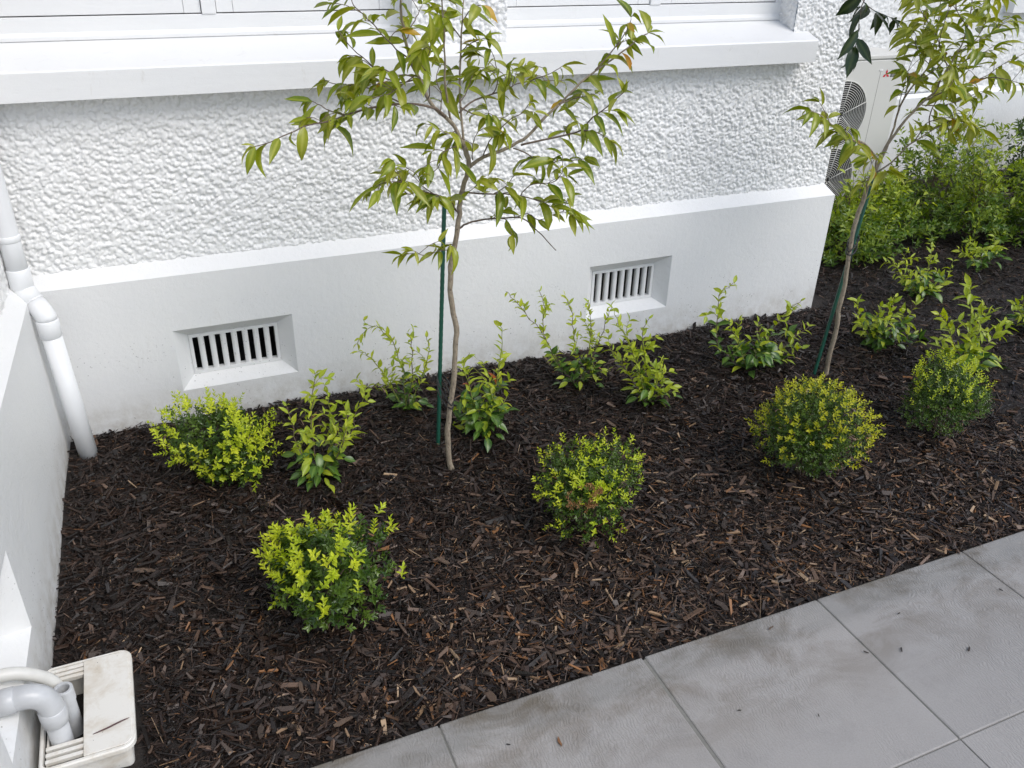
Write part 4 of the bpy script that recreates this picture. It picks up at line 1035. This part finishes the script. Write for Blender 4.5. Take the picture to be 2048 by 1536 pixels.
TL = leaf_set(MT['tl'], 0.32, 10, 1, (0.0, 1.7))
TLY = leaf_set(MT['tl2'], 0.32, 8, 120, (0.0, 1.7))
TLO = leaf_set(MT['orange'], 0.38, 3, 40, (0.1, 0.5))
TLD = leaf_set(MT['darkleaf'], 0.34, 4, 50)
JD = leaf_set(MT['jdark'], 0.48, 5, 60, (0.1, 0.8), 0.45)
JL = leaf_set(MT['jlime'], 0.38, 6, 70, (0.1, 1.0), 0.42)
JLN = leaf_set(MT['jlime'], 0.24, 4, 80, (0.3, 1.4), 0.42)
JR = leaf_set(MT['jred'], 0.5, 2, 90, (0.1, 0.8), 0.45)

def frame_of(d, up):
    d = d.normalized()
    zc = up - d * up.dot(d)
    if zc.length < 1e-3:
        zc = Vector((1, 0, 0)) - d * d.x
    zc.normalize()
    yc = zc.cross(d)
    return Matrix((d, yc, zc)).transposed()

def put_leaf(parent, me, p, d, up, size, origin, wscale=1.0):
    o = bpy.data.objects.new('leaf', me)
    COL.objects.link(o)
    o.parent = parent
    m = Matrix.Translation(Vector(p) - origin) @ frame_of(Vector(d), Vector(up)).to_4x4() @ Matrix.Diagonal((size, size * wscale, size, 1))
    o.matrix_basis = m
    return o

def along(pts, s):
    """point and tangent at arc length s"""
    acc = 0
    for a, b in zip(pts[:-1], pts[1:]):
        l = (b - a).length
        if acc + l >= s:
            return a.lerp(b, (s - acc) / max(l, 1e-6)), (b - a).normalized()
        acc += l
    return pts[-1], (pts[-1] - pts[-2]).normalized()

def plen(pts):
    return sum((b - a).length for a, b in zip(pts[:-1], pts[1:]))

LEAFCOUNT = {}
def build_tree(data, name, label, seed, leaf_len, yellow, orange_spots, spacing):
    r = random.Random(seed)
    base = Vector(data[0][3][0])
    base.z = float(mulch_h(base.x, base.y))
    t = thing(name, label, 'tree', base)
    todo = []
    for kind, r0, r1, pts, leafy in data:
        sp_ = smooth_path(pts, 3)
        sp_ = [p + Vector((r.gauss(0, 1), r.gauss(0, 1), 0)) * 0.0012 for p in sp_]
        kw_ = 0.78 if kind == 'trunk' else 0.70
        rad = [kw_ * (r0 + (r1 - r0) * i / (len(sp_) - 1)) * (1 + r.uniform(-0.07, 0.07)) for i in range(len(sp_))]
        spurs = []
        if kind == 'trunk':
            rad[0] *= 1.35
            rad[1] *= 1.12
        gg = Geo().tube([p - base for p in sp_], rad, 9 if kind in 'trunkb' else 6)
        tot = plen(sp_)
        if kind == 'trunk':                                      # pruning scars stand proud of the bark
            part = gg.build('trunk', MT['bark'], t, smooth=True, fix=False)
            for q in range(9):
                p_, d_ = along(sp_, tot * (0.10 + 0.085 * q))
                a_ = Vector((r.uniform(-0.6, 0.6), -1, 0)).normalized()
                Geo().tube([p_ - base + a_ * 0.0055, p_ - base + a_ * 0.0098], [0.0030, 0.0020], 7).build('bud_scar', MT['twig'], part)
            continue
        if kind == 't' and leafy and tot > 0.10:                 # short leafy spurs
            for q in range(1 + int(tot / 0.14)):
                p_, d_ = along(sp_, tot * r.uniform(0.35, 0.9))
                e = (d_ * 0.5 + Vector((r.gauss(0, 1), r.gauss(0, 0.8), r.uniform(-0.2, 1.0)))).normalized() * r.uniform(0.035, 0.075)
                spur = smooth_path([p_, p_ + e * 0.55 + Vector((0, 0, 0.006)), p_ + e], 2)
                gg.tube([v - base for v in spur], 0.0010, 5)
                spurs.append(spur)
        part = gg.build('branch', MT['bark'] if kind == 'b' else MT['twig'], t, smooth=True, fix=False)
        if not leafy:
            continue
        s0 = {'b': 0.50, 't': 0.22, 'd': 0.35}[kind] * tot
        s = s0
        side = r.choice((-1, 1))
        spots = []
        while s < tot:
            spots.append((s, False))
            s += spacing * r.uniform(0.6, 1.4)
        spots = [(sp_, a, b) for a, b in spots] + [(sp_, tot, True)] * 3
        for spur in spurs:
            sl = plen(spur)
            spots += [(spur, sl * 0.7, False)] + [(spur, sl, True)] * r.choice((2, 3))
        for run, s, end in spots:
            p_, d_ = along(run, s)
            side = -side
            lat = d_.cross(Vector((0, 0, 1)))
            if lat.length < 0.2:
                lat = Vector((r.uniform(-1, 1), r.uniform(-1, 1), 0))
            lat.normalize()
            a = r.uniform(0, 6.28) if end or abs(d_.z) > 0.6 else 0
            if a:
                lat = (Matrix.Rotation(a, 3, d_) @ lat).normalized()
            else:
                lat = lat * side
            dirv = d_ * r.uniform(0.35, 1.0) + lat * r.uniform(0.5, 1.1) + Vector((r.gauss(0, .2), r.gauss(0, .2), r.uniform(-0.95, 0.15)))
            if end:
                dirv = d_ * r.uniform(0.6, 1.2) + lat * r.uniform(0.2, 0.8) + Vector((0, 0, r.uniform(-0.6, 0.2)))
            up = Vector((r.gauss(0, 0.45), r.gauss(-0.25, 0.45), 1))
            ln = leaf_len * r.uniform(0.50, 1.18) * (0.72 if end else 1)
            wp_ = p_
            me = r.choice(TLD) if kind == 'd' else (r.choice(TLY) if r.random() < yellow else r.choice(TL))
            if kind != 'd' and r.random() < orange_spots:
                me = r.choice(TLO)
            if p_.y > -0.06 and p_.x < 3.3:
                continue
            todo.append((ln, part, me, wp_, dirv, up, r.uniform(0.75, 1.05)))
    todo.sort(key=lambda a: -a[0])
    for ln, part, me, wp_, dirv, up, ws in todo[:300]:
        put_leaf(part, me, wp_, dirv, up, ln, base, ws)
    rest = {}
    for ln, part, me, wp_, dirv, up, ws in todo[300:]:            # the smallest leaves, past 300, as one part
        m = Matrix.Translation(Vector(wp_) - base) @ frame_of(Vector(dirv), Vector(up)).to_4x4() @ Matrix.Diagonal((ln, ln * ws, ln, 1))
        rest.setdefault(0, []).append((me, m))
    for lst in rest.values():
        vs, fs, md, mi, mats = [], [], [], [], []
        for me, m in lst:
            if me.materials[0] not in mats:
                mats.append(me.materials[0])
            b0 = len(vs)
            vs += [tuple(m @ v.co) for v in me.vertices]
            fs += [tuple(i + b0 for i in p.vertices) for p in me.polygons]
            md += [a.value for a in me.attributes['mid'].data]
            mi += [mats.index(me.materials[0])] * len(me.polygons)
        jm = mesh(vs, fs, True, 'small_leaves')
        jm.attributes.new('mid', 'FLOAT', 'POINT').data.foreach_set('value', np.array(md, dtype=np.float32))
        for mm in mats:
            jm.materials.append(mm)
        jm.polygons.foreach_set('material_index', np.array(mi, dtype=np.int32))
        obj('small_leaves', jm, None, t, kind='stuff')
    LEAFCOUNT[name + label[:12]] = len(todo)
    return t

tree_a = build_tree(TREE1, 'evergreen_sapling', 'slender upright evergreen sapling tied to a straight green stake, a few leaves turned orange', 7, 0.094, 0.34, 0.018, 0.030)
tree_b = build_tree(TREE2, 'evergreen_sapling', 'leaning forked yellow-green evergreen sapling beside the house corner', 9, 0.102, 0.62, 0.010, 0.027)

# --- stakes and ties
def stake(ends, label):
    a, b = Vector(ends[0]), Vector(ends[1])
    t = thing('garden_stake', label, 'stake', a)
    L_ = (b - a).length
    n_ = max(3, int(L_ / 0.012))
    pts, rad = [], []
    for i in range(n_ + 1):                                      # ribbed plastic coating
        pts.append((b - a) * (i / n_) - (b - a).normalized() * (0.05 if i == 0 else 0))
        rad.append(0.0068 + (0.0007 if i % 2 else 0))
    Geo().tube(pts, rad, 10).build('rod', MT['stake'], t, smooth=True, fix=False)
    d = (b - a).normalized()
    Geo().tube([(b - a), (b - a) + d * 0.004, (b - a) + d * 0.007], [0.0080, 0.0074, 0.004], 10).build('end_cap', MT['stake'], t, smooth=True, fix=False)
    return t
stake(STAKE1, 'straight green ribbed garden stake beside the upright sapling')
stake(STAKE2, 'slanting green ribbed garden stake behind the leaning sapling')

def at_height(pts, z_):
    for a, b in zip(pts[:-1], pts[1:]):
        if (a.z - z_) * (b.z - z_) <= 0 and abs(a.z - b.z) > 1e-6:
            return a.lerp(b, (z_ - a.z) / (b.z - a.z))
    return pts[-1]

def tie(stk, trunk, z1, z2, label):
    a = at_height([Vector(p) for p in stk], z1)
    b = at_height(smooth_path(trunk, 3), z2)
    t = thing('tree_tie', label, 'tree tie', a)
    d = (b - a)
    lat = Vector((-d.y, d.x, 0)).normalized()
    h = Vector((d.x, d.y, 0)).normalized()
    def loop(off, sag):
        pts = []
        for k_ in range(25):
            q = 2 * math.pi * k_ / 24
            u_ = 0.5 - 0.5 * math.cos(q)
            wd = math.sin(q) * (0.010 + 0.008 * abs(math.sin(q)))
            end = -0.010 if u_ < 0.02 else (0.015 if u_ > 0.98 else 0)
            pts.append(d * u_ + lat * wd + h * ((u_ - 0.5) * 0.042) + Vector((0, 0, off - sag * 4 * u_ * (1 - u_))))
        return pts
    Geo().tube(loop(0, 0.014), 0.0026, 7, caps=False).build('band', MT['black_rubber'], t, smooth=True, fix=False)
    Geo().tube(loop(0.012, -0.012), 0.0024, 7, caps=False).build('band', MT['black_rubber'], t, smooth=True, fix=False)
    m_ = d * 0.32
    Geo().tube(smooth_path([m_, m_ + Vector((0.006, -0.01, -0.02)), m_ + Vector((-0.003, -0.012, -0.05)), m_ + Vector((0.002, -0.012, -0.075))], 4), 0.0024, 6).build('loose_end', MT['black_rubber'], t, smooth=True, fix=False)
tie(STAKE1, TREE1[0][3], 0.335, 0.315, 'black rubber tie looped between the straight stake and upright trunk')
tie(STAKE2, TREE2[0][3], 0.66, 0.62, 'black rubber tie holding the leaning trunk to its slanting stake')

# --- clipped box shrubs
def leaves_np(P, D, U, S, Wd, tint, fold=0.5):
    """arrays of many small folded leaves -> verts, quads, tint"""
    D = D / np.linalg.norm(D, axis=1, keepdims=True)
    U = U - D * (U * D).sum(1, keepdims=True)
    U = U / (np.linalg.norm(U, axis=1, keepdims=True) + 1e-9)
    Sd = np.cross(U, D)
    n_ = len(P)
    V_ = np.empty((n_, 5, 3))
    s, w_ = S[:, None], Wd[:, None]
    V_[:, 0] = P
    V_[:, 1] = P + D * s * 0.5 + Sd * w_ * 0.5 + U * w_ * 0.5 * fold
    V_[:, 2] = P + D * s - U * s * 0.10
    V_[:, 3] = P + D * s * 0.5 - Sd * w_ * 0.5 + U * w_ * 0.5 * fold
    V_[:, 4] = P + D * s * 0.5
    q = np.array([(0, 4, 2, 1), (0, 3, 2, 4)])
    q = np.array([(0, 4, 2, 1), (4, 0, 3, 2)])
    Q_ = (q[None] + (np.arange(n_) * 5)[:, None, None]).reshape(-1, 4)
    return V_.reshape(-1, 3), Q_, np.repeat(tint, 5)

def sprigs(r, pos, dirs, n_pairs, node, leaf, open_, tint):
    """opposite leaf pairs along short shoots"""
    n_ = len(pos)
    P, D, U, S, T_ = [], [], [], [], []
    ref = r.normal(size=(n_, 3))
    lat = np.cross(dirs, ref)
    lat /= np.linalg.norm(lat, axis=1, keepdims=True)
    lat2 = np.cross(dirs, lat)
    for i in range(n_pairs):
        l_ = lat if i % 2 == 0 else lat2
        f = 1 - 0.45 * i / max(1, n_pairs)
        op = open_ * (1 - 0.55 * i / max(1, n_pairs))
        for sg in (-1, 1):
            P.append(pos + dirs * node * i)
            D.append(dirs * (1.0 - 0.4 * op) + l_ * sg * op + r.normal(size=(n_, 3)) * 0.12)
            U.append(dirs - l_ * sg * 0.4 + np.array([0, 0, 0.15]))
            S.append(leaf * f * r.uniform(0.8, 1.2, n_))
            T_.append(np.clip(tint + r.normal(0, 0.12, n_), 0, 1))
    P, D, U, S, T_ = (np.concatenate(a) for a in (P, D, U, S, T_))
    return P, D, U, S, T_

def box_shrub(center, rad, squash, label, seed, lime=0.5, bright='flime', n=420, leaf=0.0145, lump=0.30, dead=None, shrink=0.90, spike=1.0, pairs=4):
    rad *= shrink
    center = (center[0], center[1], center[2] - 0.14 * rad)
    r = np.random.default_rng(seed)
    c = np.array(center)
    zg = float(mulch_h(c[0], c[1]))
    base = Vector((c[0], c[1], zg))
    t = thing('box_shrub', label, 'shrub', base, 'round box shrubs in the mulch')
    lum = r.normal(size=(14, 3))
    lum /= np.linalg.norm(lum, axis=1, keepdims=True)
    lam = r.uniform(-1, 1, 14) * lump
    hz = rad * squash * 0.98
    def shell(m, lo, hi, zmin=-0.75):
        d = r.normal(size=(m * 3, 3))
        d /= np.linalg.norm(d, axis=1, keepdims=True)
        d = d[d[:, 2] > zmin][:m]
        k_ = 1 + sum(a * np.clip((d @ v) - 0.60, 0, 1) * 2.5 for a, v in zip(lam, lum))
        rr = r.uniform(lo, hi, len(d)) * k_
        p = d * rr[:, None] * np.array([rad, rad, hz])
        return p + np.array([0, 0, c[2] - zg]), d
    # old leaves through the volume and over the sides
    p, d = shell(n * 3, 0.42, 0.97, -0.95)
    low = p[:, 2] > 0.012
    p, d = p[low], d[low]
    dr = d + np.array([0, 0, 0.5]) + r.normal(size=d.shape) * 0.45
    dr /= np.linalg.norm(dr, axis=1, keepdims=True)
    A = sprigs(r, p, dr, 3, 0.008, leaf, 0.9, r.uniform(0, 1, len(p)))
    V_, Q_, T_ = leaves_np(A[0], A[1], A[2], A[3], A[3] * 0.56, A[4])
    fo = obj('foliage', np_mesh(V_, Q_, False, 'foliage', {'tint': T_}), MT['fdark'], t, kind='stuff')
    # young shoots at the tips, thicker on some sides than others
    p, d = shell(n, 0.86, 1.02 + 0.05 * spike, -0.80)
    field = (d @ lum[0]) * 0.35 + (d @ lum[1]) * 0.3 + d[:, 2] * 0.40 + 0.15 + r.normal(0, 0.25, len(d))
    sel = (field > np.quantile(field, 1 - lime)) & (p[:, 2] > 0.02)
    p, d = p[sel], d[sel]
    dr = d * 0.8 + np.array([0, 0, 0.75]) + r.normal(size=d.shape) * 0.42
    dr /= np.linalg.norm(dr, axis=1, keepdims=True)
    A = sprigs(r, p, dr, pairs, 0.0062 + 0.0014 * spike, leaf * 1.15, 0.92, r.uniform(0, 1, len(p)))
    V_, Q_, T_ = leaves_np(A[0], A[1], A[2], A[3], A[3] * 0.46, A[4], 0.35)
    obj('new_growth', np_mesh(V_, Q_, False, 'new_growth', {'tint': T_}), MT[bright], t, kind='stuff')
    if dead is not None:
        p, d = shell(n * 4, 0.90, 1.03)
        dv = np.array(dead, dtype=float)
        dv /= np.linalg.norm(dv)
        sel = ((d @ dv) > 0.90) & (r.random(len(d)) < 0.55)
        p, d = p[sel], d[sel]
        A = sprigs(r, p, d, 3, 0.007, leaf * 0.9, 1.0, r.uniform(0, 1, len(p)))
        V_, Q_, T_ = leaves_np(A[0], A[1], A[2], A[3], A[3] * 0.4, A[4])
        obj('dead_patch', np_mesh(V_, Q_, False, 'dead_patch', {'tint': T_}), MT['fbrown'], t, kind='stuff')
    for q in range(11):                                          # woody stems
        a = q * 0.571 * 2 + 0.3
        e = Vector((math.cos(a) * rad * 0.75, math.sin(a) * rad * 0.75, (c[2] - zg) + hz * 0.55 * math.sin(q * 2.1)))
        Geo().tube(smooth_path([Vector((math.cos(a) * 0.012, math.sin(a) * 0.012, -0.02)), Vector((math.cos(a) * rad * 0.28, math.sin(a) * rad * 0.28, (c[2] - zg) * 0.55)), e], 4), [0.0035 - 0.0022 * i / 8 for i in range(9)], 6).build('stem', MT['twig'], t, smooth=True, fix=False)
    return t

box_shrub(BOX[0][0], BOX[0][1], 0.93, 'lime-tipped box shrub against the plinth under the vent nearest the downpipe', 101, 0.60, n=290, leaf=0.0175, lump=0.45, spike=2.0, pairs=5, shrink=0.92)
box_shrub(*BOX[1], 'lime-tipped box shrub with the longest bright shoots, in open mulch near the gully trap', 102, 0.46, n=210, leaf=0.0215, lump=0.55, spike=1.8, pairs=5, shrink=0.88)
box_shrub(*BOX[2], 'dark green box shrub with lime tips and a brown dead patch', 103, 0.36, n=430, leaf=0.0140, lump=0.42, spike=1.3, dead=(-0.45, -0.8, 0.35), shrink=0.88)
box_shrub(BOX[3][0], BOX[3][1], 0.98, 'yellow-tipped loose box shrub in front of the leaning sapling', 104, 0.62, 'fyellow', n=540, leaf=0.0132, lump=0.36, shrink=0.79, spike=0.9)
box_shrub(BOX[4][0], BOX[4][1], 0.62, 'darkest box shrub with few pale tips, beyond the yellow-tipped one', 105, 0.20, 'flime', n=520, leaf=0.0120, shrink=0.92, lump=0.42)

# --- young jasmine plants: pairs of leaves on thin stems
def jasmine(base, stems, label, seed, leaf=0.040, lime=0.65, skirt=34, red=0.0, narrow=0.35, shoots=3):
    r = random.Random(seed)
    b = Vector(base)
    b.z = float(mulch_h(b.x, b.y))
    t = thing('jasmine_plant', label, 'plant', b, 'young jasmine plants in the mulch')
    wall = -0.012
    def clear(p):
        if p.y > wall and p.x < 3.4:
            p.y = wall
        return p
    runs = []
    for pts in stems:
        sp_ = smooth_path(pts, 4)
        sp_ = [clear(p + Vector((r.gauss(0, 1), r.gauss(0, 1), r.gauss(0, 1))) * 0.0025) for p in sp_]
        runs.append((sp_, 0.0021, True))
        tot = plen(sp_)
        for q in range(shoots):                                  # side shoots, curling as they grow
            p_, d_ = along(sp_, tot * r.uniform(0.25, 0.85))
            a = r.uniform(0, 6.28)
            ln = r.uniform(0.04, 0.095)
            e = Vector((math.cos(a), math.sin(a), r.uniform(0.1, 1.2))).normalized()
            c1 = p_ + (e + d_ * 0.6).normalized() * ln * 0.5
            c2 = c1 + (e + Vector((r.gauss(0, .5), r.gauss(0, .5), r.uniform(-0.6, 0.5)))).normalized() * ln * 0.6
            runs.append(([clear(v) for v in smooth_path([p_, c1, c2], 4)], 0.0013, False))
    cnt_ = 0
    for sp_, rad0, is_main in runs:
        m_ = len(sp_)
        st = Geo().tube([p - b for p in sp_], [rad0 * (1 - 0.55 * i / (m_ - 1)) for i in range(m_)], 6).build('stem', MT['twig'] if is_main and r.random() < 0.6 else MT['gstem'], t, smooth=True, fix=False)
        tot = plen(sp_)
        s, q = (0.035 if is_main else 0.018), 0
        while s < tot + 0.004:
            p_, d_ = along(sp_, min(s, tot))
            f = s / tot if is_main else min(1, (p_.z - b.z) / 0.22) * 0.5 + 0.5 * s / tot
            ax = d_.cross(Vector((0.3, 0.2, 1))).normalized()
            ax = Matrix.Rotation(q * 1.57 + r.uniform(-0.5, 0.5), 3, d_) @ ax
            new = f > (1 - lime) + r.uniform(-0.15, 0.15)
            for sg in (-1, 1):
                if r.random() < 0.12:
                    continue
                dirv = d_ * r.uniform(0.35, 1.0) + ax * sg * r.uniform(0.6, 1.0) + Vector((0, 0, r.uniform(-0.35, 0.3)))
                me = r.choice(JL if r.random() > narrow else JLN) if new else r.choice(JD)
                if r.random() < red:
                    me = r.choice(JR)
                ln = leaf * ((0.98 - 0.30 * f) if new else 1.0) * r.uniform(0.7, 1.25)
                tip = p_ + dirv.normalized() * ln
                if tip.y > -0.006 and tip.x < 3.4:
                    dirv.y = -abs(dirv.y) - 0.2
                put_leaf(st, me, p_, dirv, Vector((r.gauss(0, .45), r.gauss(-.2, .45), 1)), ln, b)
                cnt_ += 1
            s += 0.0245 * r.uniform(0.75, 1.3)
            q += 1
    for q in range(skirt):                                        # broad old leaves about the foot
        a = r.uniform(0, 6.28)
        rr = r.uniform(0.01, 0.085)
        h_ = r.uniform(0.015, 0.12)
        p_ = clear(b + Vector((math.cos(a) * rr, math.sin(a) * rr, h_)))
        dirv = Vector((math.cos(a), math.sin(a), r.uniform(-0.5, 0.35)))
        if p_.y + dirv.y * 0.05 > -0.005 and p_.x < 3.4:
            dirv.y = -abs(dirv.y)
        me = r.choice(JD) if r.random() < 0.68 else r.choice(JL)
        put_leaf(t, me, p_, dirv, Vector((r.gauss(0, .35), r.gauss(-.3, .35), 1)), leaf * r.uniform(0.8, 1.25), b)
        cnt_ += 1
    LEAFCOUNT[label[:30]] = cnt_

JLAB = ['bushy jasmine plant with broad dark leaves at its foot, between two lime-tipped box shrubs',
        'arching pale jasmine plant against the plinth, beyond the straight stake',
        'jasmine plant with a bright yellow-green rosette, just behind the upright sapling trunk',
        'tall thin jasmine plant leaning to the plinth, under the vent nearer the heat pump',
        'upright olive-green jasmine plant in front of the vent nearer the heat pump',
        'spreading jasmine plant by the plinth end with one stem standing tall',
        'low yellow-green jasmine plant just beyond the leaning sapling trunk',
        'small jasmine plant with three upright lime shoots before the dense jasmine mass',
        'bright lime jasmine plant growing behind the darkest box shrub',
        'small sparse jasmine plant at the foot of the dense jasmine mass',
        'lime jasmine plant in open mulch between the paving and the dense jasmine mass']
JPAR = [dict(leaf=0.051, skirt=40), dict(leaf=0.041, skirt=18), dict(leaf=0.053, skirt=40, red=0.012, lime=0.5), dict(leaf=0.041, skirt=26), dict(leaf=0.048, skirt=22, lime=0.75, narrow=0.1),
        dict(leaf=0.053, skirt=44, lime=0.5), dict(leaf=0.060, skirt=40, lime=0.7, narrow=0.05), dict(leaf=0.053, skirt=30, lime=0.75), dict(leaf=0.064, skirt=34, lime=0.75, narrow=0.05),
        dict(leaf=0.053, skirt=26), dict(leaf=0.057, skirt=20)]
for i, (b_, st_) in enumerate(JAS):
    jasmine(b_, st_, JLAB[i], 300 + i, **JPAR[i])

# --- the dense older jasmine beyond the corner
def mass(cx, cy, rx, ry, hgt, label, seed, n=900, leaf=0.044, mat='jmass', single=150, own=None, tips=JL, cat='shrub', group='dense jasmine shrubs beyond the house corner', name='jasmine_shrub'):
    r = np.random.default_rng(seed)
    rr_ = random.Random(seed)
    zg = float(mulch_h(cx, cy))
    base = Vector((cx, cy, zg))
    t = thing(name, label, cat, base, group)
    m = n * 3
    d = r.normal(size=(m, 3))
    d /= np.linalg.norm(d, axis=1, keepdims=True)
    d[:, 2] = np.abs(d[:, 2])
    k_ = 1 + 0.20 * np.sin(d[:, 0] * 5 + seed) * np.sin(d[:, 1] * 4.3 + seed * 2) + 0.15 * np.sin(d[:, 2] * 7 + seed)
    rad_ = (r.uniform(0.15, 1, m) ** 0.45) * k_
    p = d * rad_[:, None] * np.array([rx, ry, hgt])
    p = p[p[:, 2] > 0.01][:n]
    d = d[:len(p)]
    dr = np.stack([p[:, 0] / rx, p[:, 1] / ry, np.full(len(p), 0.8)], 1) + r.normal(size=p.shape) * 0.5
    dr /= np.linalg.norm(dr, axis=1, keepdims=True)
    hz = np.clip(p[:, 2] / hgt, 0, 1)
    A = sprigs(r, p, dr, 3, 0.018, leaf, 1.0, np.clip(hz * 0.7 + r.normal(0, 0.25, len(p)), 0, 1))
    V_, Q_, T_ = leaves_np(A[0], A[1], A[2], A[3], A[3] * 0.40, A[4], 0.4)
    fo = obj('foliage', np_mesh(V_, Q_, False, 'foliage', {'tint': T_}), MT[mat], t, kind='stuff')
    for q in range(26):                                          # thin shoots reaching out of the mass
        a = rr_.uniform(0, 6.28)
        e = rr_.uniform(0.75, 1.15)
        el = rr_.uniform(0.25, 1.45)
        end = Vector((math.cos(a) * rx * e * math.cos(el), math.sin(a) * ry * e * math.cos(el), hgt * e * math.sin(el) + 0.06))
        sp_ = smooth_path([Vector((math.cos(a) * 0.02, math.sin(a) * 0.02, -0.02)), end * 0.55 + Vector((0, 0, 0.06)), end], 5)
        st = Geo().tube(sp_, [0.0024 - 0.0014 * i / (len(sp_) - 1) for i in range(len(sp_))], 5).build('stem', MT['twig'], t, smooth=True, fix=False)
        tot = plen(sp_)
        for j in range(single // 26):
            p_, d_ = along(sp_, tot * (0.45 + 0.55 * (j + 1) / (single // 26)))
            ax = Matrix.Rotation(j * 2.2, 3, d_) @ d_.cross(Vector((0.3, 0.1, 1))).normalized()
            put_leaf(st, rr_.choice(tips), p_, d_ * 0.7 + ax * 0.9, Vector((rr_.gauss(0, .4), rr_.gauss(-.2, .4), 1)), leaf * rr_.uniform(0.9, 1.4), Vector((0, 0, 0)))
    return t

mass(4.03, 0.52, 0.27, 0.24, 0.44, 'dense jasmine shrub tight behind the plinth end, below the heat pump fans', 401, n=520)
mass(4.45, 0.70, 0.26, 0.24, 0.36, 'dense jasmine shrub in front of the heat pump casing', 402, n=380)
mass(4.98, 0.50, 0.32, 0.26, 0.50, 'dense jasmine shrub beside the heat pump, before the smooth wing plinth', 403, n=480)
mass(5.42, 0.30, 0.34, 0.32, 0.50, 'dense yellow-green jasmine shrub farthest along the wing plinth', 404, n=520)
mass(5.25, 1.05, 0.38, 0.26, 0.56, 'loose twiggy jasmine shrub close up to the wing plinth', 405, n=420)
mass(6.45, 1.15, 0.34, 0.30, 0.62, 'dark leafy shrub closing the far end of the bed', 406, n=700, mat='fdark', tips=TLD, single=52, group=None, name='dark_shrub')

for kk in LEAFCOUNT.items():
    print('leaves', kk)
print('triangles', sum(len(me.polygons) * 2 * max(1, 1) for me in bpy.data.meshes))
